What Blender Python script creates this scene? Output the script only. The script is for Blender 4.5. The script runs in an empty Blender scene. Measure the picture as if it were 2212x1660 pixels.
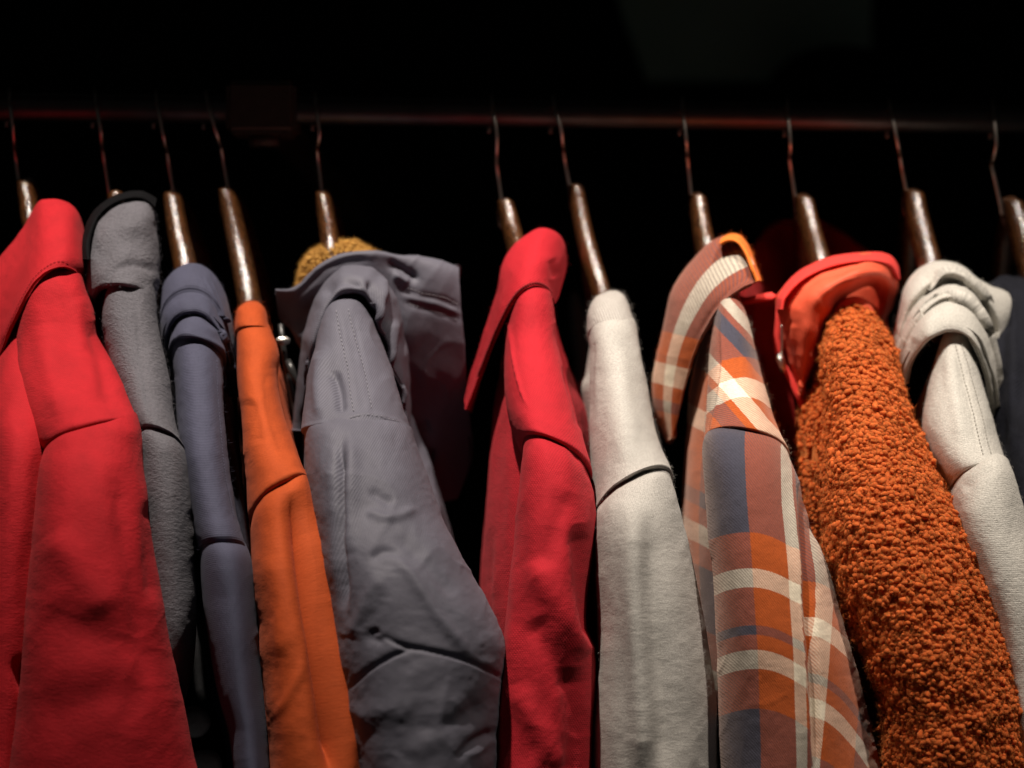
import bpy, math, random
import numpy as np
from mathutils import Vector

random.seed(7)
rng = np.random.default_rng(7)
C = bpy.context.scene.collection
SC = bpy.context.scene

# ------------------------------------------------------------------ camera, world, lights
CAM_D = 1.40                       # camera to rail plane (m)
FPX = 2212 * CAM_D / 0.60          # focal length in design pixels (the photo at 2212 x 1660)
cam_d = bpy.data.cameras.new('camera')
cam = bpy.data.objects.new('camera', cam_d)
C.objects.link(cam)
cam.location = (0, -CAM_D, 0)
cam.rotation_euler = (math.radians(90), 0, 0)
cam_d.sensor_width = 36
cam_d.lens = 36 * CAM_D / 0.60
cam_d.clip_start = 0.02
cam_d.clip_end = 50
cam_d.dof.use_dof = True
cam_d.dof.focus_distance = 1.222
cam_d.dof.aperture_fstop = 5.0
SC.camera = cam

world = bpy.data.worlds.new('World')
SC.world = world
world.use_nodes = True
bgn = world.node_tree.nodes['Background']
bgn.inputs['Color'].default_value = (1.0, 0.94, 0.9, 1)
bgn.inputs['Strength'].default_value = 0.013


def spot(name, loc, target, power, angle, blend, radius, color):
    l = bpy.data.lights.new(name, 'SPOT')
    l.energy = power
    l.spot_size = math.radians(angle)
    l.spot_blend = blend
    l.shadow_soft_size = radius
    l.color = color
    o = bpy.data.objects.new(name, l)
    C.objects.link(o)
    o.location = loc
    o.rotation_euler = (Vector(target) - Vector(loc)).to_track_quat('-Z', 'Y').to_euler()
    return o


WARM = (1.0, 0.885, 0.77)
spot('ceiling_spotlight', (-0.22, -0.66, 1.28), (-0.09, -0.07, 0.08), 160, 34, 1.0, 0.020, WARM)
spot('ceiling_spotlight', (0.48, -0.68, 1.26), (0.22, -0.10, 0.05), 96, 30, 1.0, 0.020, WARM)

SC.view_settings.view_transform = 'Standard'
SC.view_settings.look = 'None'
SC.view_settings.gamma = 1.0
SC.view_settings.exposure = 0.0
SC.view_settings.use_curve_mapping = False
SC.cycles.max_bounces = 6


# ------------------------------------------------------------------ helpers: space, noise, curves
def U(px, py, d):
    """design pixel + metres in front of the rail -> world (arrays)"""
    px = np.asarray(px, float); py = np.asarray(py, float); d = np.asarray(d, float)
    dd = d + 0.035 * (1 - 2 * px / 2212.0)      # the rail runs slightly away to the right
    dist = CAM_D - dd
    return np.stack([(px - 1106) / FPX * dist, -dd + 0 * px, (830 - py) / FPX * dist], -1)


def pt(px, py, d):
    return U(px, py, d)


def _hash(i, j, k):
    n = (i * 374761393 + j * 668265263 + k * 1274126177) & 0xffffffff
    n = ((n ^ (n >> 13)) * 1274126177) & 0xffffffff
    return ((n ^ (n >> 16)) & 0xffff) / 65535.0 * 2 - 1


def vnoise(p):
    p = np.asarray(p, float)
    i = np.floor(p).astype(np.int64)
    f = p - i
    f = f * f * f * (f * (f * 6 - 15) + 10)
    r = 0
    for a in (0, 1):
        for b in (0, 1):
            for c in (0, 1):
                w = (f[..., 0] if a else 1 - f[..., 0]) * (f[..., 1] if b else 1 - f[..., 1]) * (f[..., 2] if c else 1 - f[..., 2])
                r = r + w * _hash(i[..., 0] + a, i[..., 1] + b, i[..., 2] + c)
    return r


def fbm(p, oct=4, gain=0.5):
    r = 0; a = 1.0
    for o in range(oct):
        r = r + a * vnoise(p * (2.03 ** o) + 17.3 * o)
        a *= gain
    return r


def catmull(P, n, t=None):
    """resample control rows P (k, ...) to n samples (centripetal-free Catmull-Rom over index t)"""
    P = np.asarray(P, float)
    k = len(P)
    if k == 1:
        return np.repeat(P, n, 0)
    x = np.linspace(0, k - 1, n) if t is None else np.asarray(t)
    i = np.clip(np.floor(x).astype(int), 0, k - 2)
    f = (x - i).reshape((-1,) + (1,) * (P.ndim - 1))
    p0 = P[np.maximum(i - 1, 0)]; p1 = P[i]; p2 = P[i + 1]; p3 = P[np.minimum(i + 2, k - 1)]
    m1 = (p2 - p0) * 0.5; m2 = (p3 - p1) * 0.5
    f2 = f * f; f3 = f2 * f
    return (2 * f3 - 3 * f2 + 1) * p1 + (f3 - 2 * f2 + f) * m1 + (-2 * f3 + 3 * f2) * p2 + (f3 - f2) * m2


def resample(P, n):
    """smooth resample of a polyline by arc length of its first two columns"""
    P = np.asarray(P, float)
    fine = catmull(P, max(8 * len(P), 200))
    s = np.r_[0, np.cumsum(np.linalg.norm(np.diff(fine[:, :2], axis=0), axis=1))]
    if s[-1] < 1e-9:
        return np.repeat(P[:1], n, 0)
    q = np.linspace(0, s[-1], n)
    return np.stack([np.interp(q, s, fine[:, c]) for c in range(P.shape[1])], -1)


def poly_dist(px, py, poly):
    """distance, signed side and parameter of points to a polyline (all in design pixels)"""
    poly = resample(np.asarray(poly, float), 40)
    best = np.full(px.shape, 1e9); side = np.zeros(px.shape); par = np.zeros(px.shape)
    for q in range(len(poly) - 1):
        a = poly[q]; b = poly[q + 1]
        ab = b - a; L2 = ab @ ab + 1e-9
        t = np.clip(((px - a[0]) * ab[0] + (py - a[1]) * ab[1]) / L2, 0, 1)
        dx = px - (a[0] + t * ab[0]); dy = py - (a[1] + t * ab[1])
        d = np.hypot(dx, dy)
        m = d < best
        best = np.where(m, d, best)
        side = np.where(m, np.sign(ab[0] * dy - ab[1] * dx), side)
        par = np.where(m, (q + t) / (len(poly) - 1), par)
    return best, side, par


def crease_field(px, py, creases):
    h = np.zeros(px.shape)
    for c in creases:
        poly, w, amp = c[0], c[1], c[2] * 1e-3
        kind = c[3] if len(c) > 3 else 'v'
        d, s, par = poly_dist(px, py, poly)
        fade = np.clip(np.minimum(par, 1 - par) * 6 + 0.12, 0, 1)
        if kind == 'v':                     # soft groove (amp < 0) or ridge (amp > 0)
            h += amp * np.exp(-(d / w) ** 2) * fade
        elif kind == 's':                   # one sided lip: sharp on the positive side, soft on the other
            sd = d * s
            h += amp * fade * np.where(sd > 0, np.exp(-(sd / (w * 0.25)) ** 2), np.exp(-(sd / w) ** 2))
    return h


# ------------------------------------------------------------------ helpers: meshes
def mesh_obj(name, verts, faces, uvs, mat, parent=None, smooth=True, tris=None):
    """faces: list of index tuples; tris: optional (k, 3) array appended in bulk"""
    me = bpy.data.meshes.new(name)
    verts = np.asarray(verts, np.float32)
    loops = [np.fromiter((x for f in faces for x in f), np.int32)]
    cnt = [np.fromiter((len(f) for f in faces), np.int32)]
    if tris is not None and len(tris):
        loops.append(np.asarray(tris, np.int32).ravel()); cnt.append(np.full(len(tris), 3, np.int32))
    loops = np.concatenate(loops); cnt = np.concatenate(cnt)
    me.vertices.add(len(verts)); me.vertices.foreach_set('co', verts.ravel())
    me.loops.add(len(loops)); me.loops.foreach_set('vertex_index', loops)
    me.polygons.add(len(cnt)); me.polygons.foreach_set('loop_start', np.r_[0, np.cumsum(cnt)[:-1]].astype(np.int32))
    me.polygons.foreach_set('loop_total', cnt)
    if smooth:
        me.polygons.foreach_set('use_smooth', np.ones(len(cnt), bool))
    me.update(calc_edges=True)
    me.validate()
    if uvs is not None:
        ul = me.uv_layers.new(name='UVMap')
        li = np.zeros(len(me.loops), np.int32)
        me.loops.foreach_get('vertex_index', li)
        ul.data.foreach_set('uv', np.asarray(uvs, np.float32)[li].ravel())
    me.materials.append(mat)
    o = bpy.data.objects.new(name, me)
    C.objects.link(o)
    if parent is not None:
        o.parent = parent
        o.matrix_parent_inverse = parent_inv(parent)
    return o


def parent_inv(p):
    from mathutils import Matrix
    m = Matrix.Translation(p.location)
    q = p.parent
    return m.inverted() if q is None else Matrix.Identity(4)


def thing(name, label, cat, loc, group=None):
    o = bpy.data.objects.new(name, None)
    o.empty_display_size = 0.02
    C.objects.link(o)
    o.location = tuple(loc)
    o['label'] = label; o['category'] = cat
    if group:
        o['group'] = group
    return o


def grid_faces(m, n, closed, flip):
    f = []
    nn = n if closed else n - 1
    for r in range(m - 1):
        for c in range(nn):
            a = r * n + c; b = r * n + (c + 1) % n; d = (r + 1) * n + c; e = (r + 1) * n + (c + 1) % n
            f.append((a, d, e, b) if flip else (a, b, e, d))
    return f


def grid_normals(G, closed):
    if closed:
        du = np.roll(G, -1, 1) - np.roll(G, 1, 1)
    else:
        du = np.gradient(G, axis=1)
    dv = np.gradient(G, axis=0)
    N = np.cross(du, dv)
    return N / (np.linalg.norm(N, axis=-1, keepdims=True) + 1e-12)


def fibres(V, N, UVs, count, length, width, jitter=0.9, mask=None, droop=0.0):
    """short hairs standing on the cloth: slim triangles"""
    idx = np.arange(len(V)) if mask is None else np.nonzero(mask)[0]
    pick = rng.choice(idx, count)
    base = V[pick] + rng.normal(0, 0.0006, (count, 3))
    dirs = N[pick] + rng.normal(0, jitter, (count, 3)) * 0.7
    dirs[:, 2] -= droop
    dirs /= np.linalg.norm(dirs, axis=1, keepdims=True) + 1e-9
    L = length * rng.uniform(0.35, 1.15, (count, 1))
    side = np.cross(dirs, rng.normal(0, 1, (count, 3)))
    side /= np.linalg.norm(side, axis=1, keepdims=True) + 1e-9
    mid = base + dirs * L * 0.55
    bend = rng.normal(0, 0.35, (count, 3)) * L
    tip = base + dirs * L + bend
    a = base - side * width * 0.5; b = base + side * width * 0.5
    c = mid + side * width * 0.35; d = mid - side * width * 0.35
    vv = np.concatenate([a, b, c, d, tip], 0)
    q = np.arange(count)
    f3 = np.concatenate([np.stack([q, q + count, q + 2 * count], 1), np.stack([q, q + 2 * count, q + 3 * count], 1), np.stack([q + 3 * count, q + 2 * count, q + 4 * count], 1)])
    uv = np.concatenate([UVs[pick]] * 5, 0)
    return vv, f3, uv


_ico = None


def ico():
    global _ico
    if _ico is None:
        import bmesh
        bm = bmesh.new()
        bmesh.ops.create_icosphere(bm, subdivisions=2, radius=1.0)
        v = np.array([list(x.co) for x in bm.verts])
        f = np.array([[y.index for y in x.verts] for x in bm.faces])
        bm.free()
        _ico = (v, f)
    return _ico


def curls(V, N, UVs, count, size, mask=None, lift=0.3, flat=0.75):
    """little rolled tufts of pile"""
    iv, iff = ico()
    idx = np.arange(len(V)) if mask is None else np.nonzero(mask)[0]
    pick = rng.choice(idx, count)
    n = N[pick]
    t = np.cross(n, rng.normal(0, 1, (count, 3))); t /= np.linalg.norm(t, axis=1, keepdims=True) + 1e-9
    b = np.cross(n, t)
    s = size * rng.uniform(0.65, 1.3, (count, 1, 1))
    el = rng.uniform(0.9, 1.7, (count, 1, 1))
    off = rng.uniform(0, 50, (count, 1, 3))
    # lumpy sphere
    q = iv[None] * (1 + 0.26 * vnoise(iv[None] * 1.9 + off)[..., None])
    # bend into a curl
    bendx = q[..., 0:1] ** 2 * rng.uniform(-0.5, 0.5, (count, 1, 1))
    P = (q[..., 0:1] * el * t[:, None] + (q[..., 1:2] + bendx) * b[:, None] + q[..., 2:3] * flat * 1.25 * n[:, None]) * s
    P = P + (V[pick] + rng.normal(0, 0.0007, (count, 3)))[:, None] + n[:, None] * s * (lift + rng.uniform(-0.3, 0.7, (count, 1, 1)))
    k = len(iv)
    faces = (iff[None] + (np.arange(count) * k)[:, None, None]).reshape(-1, 3)
    uv = np.repeat(UVs[pick], k, 0)
    CN = P - P.mean(1, keepdims=True); CN = CN / (np.linalg.norm(CN, axis=2, keepdims=True) + 1e-9)
    return P.reshape(-1, 3), faces, uv, CN.reshape(-1, 3)


def finish(name, G, PX, PY, UVg, mat, parent, closed, front, opts):
    """displace a control grid with folds, attach hairs or pile, make the object"""
    m, n = G.shape[:2]
    N = grid_normals(G, closed)
    cen = G.mean(1, keepdims=True) if closed else None
    if closed:
        flip = np.sum(N * (G - cen)) < 0
    else:
        flip = np.mean(N[..., 1]) > 0          # open sheets face the viewer
    if flip:
        N = -N
    seed = opts.get('seed', (sum(ord(c) * (q + 1) for q, c in enumerate(name)) + int(PX.mean())) % 997)
    h = np.zeros((m, n))
    wa = opts.get('wrinkle', 0.8) * 1e-3
    sx, sy = opts.get('wscale', (70, 200))
    Q = np.stack([PX / sx + 0.25 * PY / sy, PY / sy, np.full_like(PX, seed * 1.37)], -1)
    if closed:
        Q[..., 2] += G[..., 1] * 20
    h += wa * fbm(Q, 2, 0.4)
    ca = opts.get('crumple', 0.35) * 1e-3
    if ca:
        cs = opts.get('cscale', (75, 110))
        wx = 14 * vnoise(np.stack([PX / 90, PY / 90, 0 * PX + seed], -1)); wy = 14 * vnoise(np.stack([PX / 90, PY / 90, 0 * PX + seed + 9], -1))
        for o_, a_ in ((1.0, 1.0), (2.1, 0.22)):
            Qc = np.stack([(PX + wx + 0.5 * PY) / cs[0] * o_, (PY + wy - 0.35 * PX) / cs[1] * o_, np.full_like(PX, seed * 2.9 + o_)], -1)
            if closed:
                Qc[..., 2] += G[..., 1] * 16
            r1 = 1 - 2.4 * np.abs(vnoise(Qc))
            h += ca * a_ * r1 * np.abs(r1) * (0.55 + 0.6 * vnoise(Qc * 0.45 + 5))
    wf = opts.get('fine', 0.12) * 1e-3
    Q2 = np.stack([PX / 14, PY / 18, np.full_like(PX, seed * 0.7)], -1)
    h += wf * fbm(Q2, 2)
    if opts.get('creases'):
        cf = crease_field(PX, PY, opts['creases'])
        h += np.where(front, cf, 0) if front is not None else cf
    G = G + N * h[..., None]
    N = grid_normals(G, closed)
    if flip:
        N = -N
    V = G.reshape(-1, 3); NV = N.reshape(-1, 3); UVv = UVg.reshape(-1, 2)
    faces = grid_faces(m, n, closed, flip)
    mask = (front.reshape(-1) if front is not None else np.ones(len(V), bool))
    vis = (V[:, 1] < 10)
    verts = [V]; uvs = [UVv]; fl = list(faces); base = len(V)
    thick = opts.get('thick', 0.0)
    if thick > 0:                              # give an open sheet its real thickness, with a closed rim
        Vb = V - NV * thick
        verts.append(Vb); uvs.append(UVv)
        fl += [tuple(x + base for x in f[::-1]) for f in faces]
        ring = [c for c in range(n)] + [r * n + n - 1 for r in range(1, m)] + [(m - 1) * n + c for c in range(n - 2, -1, -1)] + [r * n for r in range(m - 2, 0, -1)]
        for a, b in zip(ring, ring[1:] + ring[:1]):
            q = (a, a + base, b + base, b)
            fl.append(q if flip else q[::-1])
        base += len(Vb)
    tr = []
    for kind in opts.get('pile', []):
        if kind[0] == 'hair':
            v, f, uv = fibres(V, NV, UVv, kind[1], kind[2], kind[3], mask=mask, droop=kind[4] if len(kind) > 4 else 0.0)
        else:
            v, f, uv, cn = curls(V, NV, UVv, kind[1], kind[2], mask=mask)
            if len(kind) > 3:
                hv, hf, huv = fibres(v, cn, uv, kind[3], kind[4], kind[5], jitter=1.3)
                f = np.concatenate([f, hf + len(v)]); v = np.concatenate([v, hv]); uv = np.concatenate([uv, huv])
        verts.append(v); uvs.append(uv); tr.append(f + base)
        base += len(v)
    o = mesh_obj(name, np.concatenate(verts, 0), fl, np.concatenate(uvs, 0), mat, parent, tris=np.concatenate(tr) if tr else None)
    LAST['V'] = V; LAST['N'] = NV; LAST['PX'] = PX.ravel(); LAST['PY'] = PY.ravel(); LAST['mask'] = mask
    return o


LAST = {}


def tube(name, rows, mat, parent, n=132, m=170, p=2.3, uvfn=None, **opts):
    """cloth tube. rows: (y, x_left, x_right, depth, half_thickness, arch, slant) in design pixels / metres"""
    rows = np.array([tuple(r) + (0,) * (7 - len(r)) for r in rows], float)
    # sample rows by their y spacing so that steps stay crisp
    key = np.r_[0, np.cumsum(np.abs(np.diff(rows[:, 0])) + 6)]
    q = np.linspace(0, key[-1], m)
    t = np.interp(q, key, np.arange(len(rows)))
    R = catmull(rows, m, t)
    th = np.linspace(0, 2 * np.pi, n, endpoint=False)
    c = np.cos(th); s = np.sin(th)
    cx = np.sign(c) * np.abs(c) ** (2 / p); sy = np.sign(s) * np.abs(s) ** (2 / p)
    y = R[:, 0:1]; xl = R[:, 1:2]; xr = R[:, 2:3]; d = R[:, 3:4]; th_ = R[:, 4:5]; ar = R[:, 5:6]; sl = R[:, 6:7]
    PX = (xl + xr) / 2 + (xr - xl) / 2 * cx[None]
    PY = y + ar * (1 - sy[None]) + sl * cx[None]
    DD = d + th_ * sy[None]
    sh = opts.get('shear', 0.0)
    if sh:
        PX = PX + sh * np.minimum(DD - d, 0) * FPX / CAM_D
    G = U(PX, PY, DD)
    front = np.broadcast_to(s[None] > -0.15, PX.shape)
    if uvfn:
        u, v = uvfn(PX, PY, np.broadcast_to(xl, PX.shape), np.broadcast_to(y, PX.shape))
    else:
        arc = np.r_[0, np.cumsum(np.hypot(np.diff(cx), np.diff(sy)))]
        u = (arc[None] * (xr - xl) / 2) + 0 * PX
        L = np.r_[0, np.cumsum(np.hypot(np.diff(R[:, 0]), np.diff(R[:, 3]) * FPX / CAM_D))]
        v = L[:, None] + 0 * PX
    UVg = np.stack([u, v], -1) / 100.0
    return finish(name, G, PX, PY, UVg, mat, parent, True, front, opts)


def sheet(name, rows, mat, parent, n=120, m=60, uvfn=None, **opts):
    """open cloth sheet through rows of (px, py, depth) points"""
    RR = np.stack([resample(np.array([tuple(q) for q in r], float), n) for r in rows], 0)   # k, n, 3
    # along the other direction resample by mean spacing
    sp = np.linalg.norm(np.diff(RR * np.array([1, 1, FPX / CAM_D]), axis=0), axis=-1).mean(1) + 2
    key = np.r_[0, np.cumsum(sp)]
    t = np.interp(np.linspace(0, key[-1], m), key, np.arange(len(rows)))
    S = catmull(RR, m, t)
    PX, PY, DD = S[..., 0], S[..., 1], S[..., 2]
    G = U(PX, PY, DD)
    if uvfn:
        u, v = uvfn(PX, PY, t[:, None] + 0 * PX, np.linspace(0, 1, n)[None] + 0 * PX)
    else:
        M3 = S * np.array([1, 1, FPX / CAM_D])
        lu = np.r_[0, np.cumsum(np.linalg.norm(np.diff(M3, axis=1), axis=-1).mean(0))]
        lv = np.r_[0, np.cumsum(np.linalg.norm(np.diff(M3, axis=0), axis=-1).mean(1))]
        u = lu[None] + 0 * PX; v = lv[:, None] + 0 * PX
    UVg = np.stack([u, v], -1) / 100.0
    opts.setdefault('thick', 0.0018)
    opts.setdefault('wrinkle', 0.5)
    return finish(name, G, PX, PY, UVg, mat, parent, False, None, opts)


def lerp_pts(a, b, t, n=14):
    a = resample(np.array(a, float), n); b = resample(np.array(b, float), n)
    return a * (1 - t) + b * t


def fold(name, outer, inner, d_out, d_in, bulge, mat, parent, dcol=None, **opts):
    """a rolled fold of cloth: outer (upper) line to inner (lower) line, bulging towards the viewer and tucked in at both"""
    k = 16
    o = resample(np.array(outer, float), k); i = resample(np.array(inner, float), k)
    dc = np.zeros(k) if dcol is None else np.interp(np.linspace(0, 1, k), np.linspace(0, 1, len(dcol)), dcol)
    rows = []
    for t, d in ((0.10, d_out - 0.022), (0.0, d_out - 0.008), (0.10, d_out + 0.35 * bulge), (0.35, d_out * .65 + d_in * .35 + bulge),
                 (0.7, d_out * .3 + d_in * .7 + bulge), (0.93, d_in + 0.5 * bulge), (1.0, d_in - 0.002), (0.93, d_in - 0.014)):
        q = o * (1 - t) + i * t
        rows.append([(x, y, d + e) for (x, y), e in zip(q, dc)])
    return sheet(name, rows, mat, parent, **opts)


def sweep(name, path, radii, mat, parent, n=14, p=2.0, flat=None):
    """solid bar along a world-space path; radii (k,2): half width across x, half height"""
    path = np.asarray(path, float); radii = np.asarray(radii, float)
    T = np.gradient(path, axis=0); T /= np.linalg.norm(T, axis=1, keepdims=True)
    A = np.array([1.0, 0.0, 0.0])
    a = A[None] - T * (T @ A)[:, None]; a /= np.linalg.norm(a, axis=1, keepdims=True)
    b = np.cross(T, a)
    th = np.linspace(0, 2 * np.pi, n, endpoint=False)
    c = np.cos(th); s = np.sin(th)
    cx = np.sign(c) * np.abs(c) ** (2 / p); sy = np.sign(s) * np.abs(s) ** (2 / p)
    G = path[:, None] + a[:, None] * (radii[:, 0:1] * cx[None])[..., None] + b[:, None] * (radii[:, 1:2] * sy[None])[..., None]
    m = len(path)
    V = G.reshape(-1, 3)
    f = grid_faces(m, n, True, False)
    f.append(tuple(range(n))[::-1]); f.append(tuple((m - 1) * n + q for q in range(n)))
    L = np.r_[0, np.cumsum(np.linalg.norm(np.diff(path, axis=0), axis=1))]
    uv = np.stack([np.broadcast_to(th[None] / 6.28, (m, n)), np.broadcast_to(L[:, None] * 40, (m, n))], -1).reshape(-1, 2)
    # outward faces
    N = grid_normals(G, True)
    if np.sum(N * (G - G.mean(1, keepdims=True))) < 0:
        f = [x[::-1] for x in f]
    return mesh_obj(name, V, f, uv, mat, parent)


def stitches(name, line, mat, parent, step=9, length=5.5, width=1.6, lift=0.0004):
    """row of thread stitches lying on the part built last; line in design pixels"""
    P = np.array(line, float)
    fine = catmull(P, 400)
    s = np.r_[0, np.cumsum(np.linalg.norm(np.diff(fine, axis=0), axis=1))]
    vs = []; fs = []
    sel = np.nonzero(LAST['mask'])[0]
    lx, ly = LAST['PX'][sel], LAST['PY'][sel]

    def at(x, y):
        w = (lx - x) ** 2 + (ly - y) ** 2
        k = np.argpartition(w, 6)[:6]
        ww = 1 / (w[k] + 0.5); ww /= ww.sum()
        v = (LAST['V'][sel[k]] * ww[:, None]).sum(0); nn = (LAST['N'][sel[k]] * ww[:, None]).sum(0)
        return v, nn / (np.linalg.norm(nn) + 1e-9)
    mm = 0.60 / 2212
    q = 0.0
    while q + length < s[-1]:
        a = [np.interp(q, s, fine[:, c]) for c in (0, 1)]
        b = [np.interp(q + length, s, fine[:, c]) for c in (0, 1)]
        va, na = at(*a); vb, nb = at(*b)
        t = vb - va; L = np.linalg.norm(t)
        if L > 1e-5:
            t /= L
            sd = np.cross(t, na); sd /= np.linalg.norm(sd) + 1e-9
            w = width * mm * 0.5
            o = len(vs)
            for k in range(4):
                f = k / 3
                c0 = va + (vb - va) * f + na * (lift + 0.0003 * math.sin(math.pi * f))
                hw = w * (0.6 + 0.4 * math.sin(math.pi * f))
                vs += [c0 - sd * hw, c0 + na * hw * 0.8, c0 + sd * hw, c0 - na * hw]
            for k in range(3):
                for z in range(4):
                    fs.append((o + k * 4 + z, o + k * 4 + (z + 1) % 4, o + k * 4 + 4 + (z + 1) % 4, o + k * 4 + 4 + z))
            fs += [(o + 3, o + 2, o + 1, o), (o + 12, o + 13, o + 14, o + 15)]
        q += step
    return mesh_obj(name, vs, fs, None, mat, parent)


# ------------------------------------------------------------------ materials
def new_mat(name):
    m = bpy.data.materials.new(name)
    m.use_nodes = True
    nt = m.node_tree
    return m, nt, nt.nodes['Principled BSDF']


def N_(nt, typ, **kw):
    n = nt.nodes.new(typ)
    for k, v in kw.items():
        setattr(n, k, v)
    return n


def lin(c, k=1.0):
    return (c[0] * k, c[1] * k, c[2] * k, 1)


def weave_height(nt, kind, per):
    """height pattern of the cloth in UV space. per = thread pitch in design pixels (UV unit = 100 px)"""
    uv = N_(nt, 'ShaderNodeUVMap')
    k = 100.0 / per

    def wave(rot, sx, sy, dist=1.2):
        mp = N_(nt, 'ShaderNodeMapping')
        mp.inputs['Rotation'].default_value = (0, 0, rot)
        mp.inputs['Scale'].default_value = (sx, sy, 1)
        nt.links.new(uv.outputs['UV'], mp.inputs['Vector'])
        w = N_(nt, 'ShaderNodeTexWave', wave_type='BANDS', bands_direction='X')
        w.inputs['Scale'].default_value = k * 0.314159
        w.inputs['Distortion'].default_value = dist
        w.inputs['Detail'].default_value = 2
        w.inputs['Detail Scale'].default_value = 1.5
        nt.links.new(mp.outputs['Vector'], w.inputs['Vector'])
        return w.outputs['Fac']
    if kind == 'twill':
        return wave(0.7, 1, 1)
    if kind == 'rib':
        return wave(0.0, 1, 1, 0.4)
    if kind == 'cross':                        # horizontal rib
        return wave(math.pi / 2, 1, 1, 0.6)
    if kind == 'pique':
        a = wave(0.55, 1, 1, 0.5); b = wave(-0.55, 1, 1, 0.5)
        mu = N_(nt, 'ShaderNodeMath', operation='MULTIPLY')
        nt.links.new(a, mu.inputs[0]); nt.links.new(b, mu.inputs[1])
        return mu.outputs[0]
    nz = N_(nt, 'ShaderNodeTexNoise')
    nz.inputs['Scale'].default_value = k
    nz.inputs['Detail'].default_value = 3
    nt.links.new(uv.outputs['UV'], nz.inputs['Vector'])
    return nz.outputs['Fac']


def fabric(name, col, var=0.12, heather=0.0, weave='twill', per=3.2, bump=0.25, rough=0.85, sheen=0.25, spec=0.25,
           sheen_col=None, streak=(1, 1), fuzz=0.42, fuzz_scale=9.0, tint=None):
    m, nt, b = new_mat(name)
    geo = N_(nt, 'ShaderNodeTexCoord')
    uv = N_(nt, 'ShaderNodeUVMap')
    # broad dye variation
    n1 = N_(nt, 'ShaderNodeTexNoise')
    n1.inputs['Scale'].default_value = 1.3
    n1.inputs['Detail'].default_value = 4
    n1.inputs['Roughness'].default_value = 0.65
    nt.links.new(uv.outputs['UV'], n1.inputs['Vector'])
    mr = N_(nt, 'ShaderNodeMapRange')
    mr.inputs['To Min'].default_value = 1 - var; mr.inputs['To Max'].default_value = 1 + var
    mr.inputs['From Min'].default_value = 0.3; mr.inputs['From Max'].default_value = 0.7
    nt.links.new(n1.outputs['Fac'], mr.inputs['Value'])
    # fibre speckle (heather)
    mp = N_(nt, 'ShaderNodeMapping')
    mp.inputs['Scale'].default_value = (streak[0], streak[1], 1)
    nt.links.new(uv.outputs['UV'], mp.inputs['Vector'])
    n2 = N_(nt, 'ShaderNodeTexNoise')
    n2.inputs['Scale'].default_value = 27
    n2.inputs['Detail'].default_value = 5
    n2.inputs['Roughness'].default_value = 0.75
    nt.links.new(mp.outputs['Vector'], n2.inputs['Vector'])
    mr2 = N_(nt, 'ShaderNodeMapRange')
    hh = max(heather, 0.10)
    mr2.inputs['From Min'].default_value = 0.3; mr2.inputs['From Max'].default_value = 0.7
    mr2.inputs['To Min'].default_value = 1 - hh; mr2.inputs['To Max'].default_value = 1 + hh
    nt.links.new(n2.outputs['Fac'], mr2.inputs['Value'])
    hgt = weave_height(nt, weave, per)
    # threads: the valleys between them read a little deeper in colour
    mr3 = N_(nt, 'ShaderNodeMapRange')
    mr3.inputs['To Min'].default_value = 1 - 0.35 * min(1, bump * 2); mr3.inputs['To Max'].default_value = 1.06
    nt.links.new(hgt, mr3.inputs['Value'])
    mu = N_(nt, 'ShaderNodeMath', operation='MULTIPLY'); nt.links.new(mr.outputs[0], mu.inputs[0]); nt.links.new(mr2.outputs[0], mu.inputs[1])
    mu2 = N_(nt, 'ShaderNodeMath', operation='MULTIPLY'); nt.links.new(mu.outputs[0], mu2.inputs[0]); nt.links.new(mr3.outputs[0], mu2.inputs[1])
    vm = N_(nt, 'ShaderNodeVectorMath', operation='SCALE')
    vm.inputs[0].default_value = col
    nt.links.new(mu2.outputs[0], vm.inputs['Scale'])
    src = vm.outputs['Vector']
    if tint is not None:
        n3 = N_(nt, 'ShaderNodeTexNoise'); n3.inputs['Scale'].default_value = 8; n3.inputs['Detail'].default_value = 6
        nt.links.new(mp.outputs['Vector'], n3.inputs['Vector'])
        mx = N_(nt, 'ShaderNodeMix', data_type='RGBA')
        mr4 = N_(nt, 'ShaderNodeMapRange'); mr4.inputs['From Min'].default_value = 0.45; mr4.inputs['From Max'].default_value = 0.7
        mr4.inputs['To Max'].default_value = 0.5
        nt.links.new(n3.outputs['Fac'], mr4.inputs['Value'])
        nt.links.new(mr4.outputs[0], mx.inputs['Factor'])
        nt.links.new(src, mx.inputs['A']); mx.inputs['B'].default_value = lin(tint)
        src = mx.outputs['Result']
    nt.links.new(src, b.inputs['Base Color'])
    b.inputs['Roughness'].default_value = rough
    b.inputs['Specular IOR Level'].default_value = spec
    b.inputs['Sheen Weight'].default_value = sheen * 0.45
    b.inputs['Sheen Roughness'].default_value = 0.4
    sc = sheen_col or tuple(min(1, 0.12 + x) for x in col)
    b.inputs['Sheen Tint'].default_value = lin(sc)
    # bump: weave + fuzz
    fz = N_(nt, 'ShaderNodeTexNoise')
    fz.inputs['Scale'].default_value = fuzz_scale
    fz.inputs['Detail'].default_value = 6
    fz.inputs['Roughness'].default_value = 0.7
    nt.links.new(mp.outputs['Vector'], fz.inputs['Vector'])
    b1 = N_(nt, 'ShaderNodeBump'); b1.inputs['Strength'].default_value = fuzz; b1.inputs['Distance'].default_value = 0.0012
    nt.links.new(fz.outputs['Fac'], b1.inputs['Height'])
    b2 = N_(nt, 'ShaderNodeBump'); b2.inputs['Strength'].default_value = bump; b2.inputs['Distance'].default_value = 0.0005
    nt.links.new(hgt, b2.inputs['Height']); nt.links.new(b1.outputs['Normal'], b2.inputs['Normal'])
    nt.links.new(b2.outputs['Normal'], b.inputs['Normal'])
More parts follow.
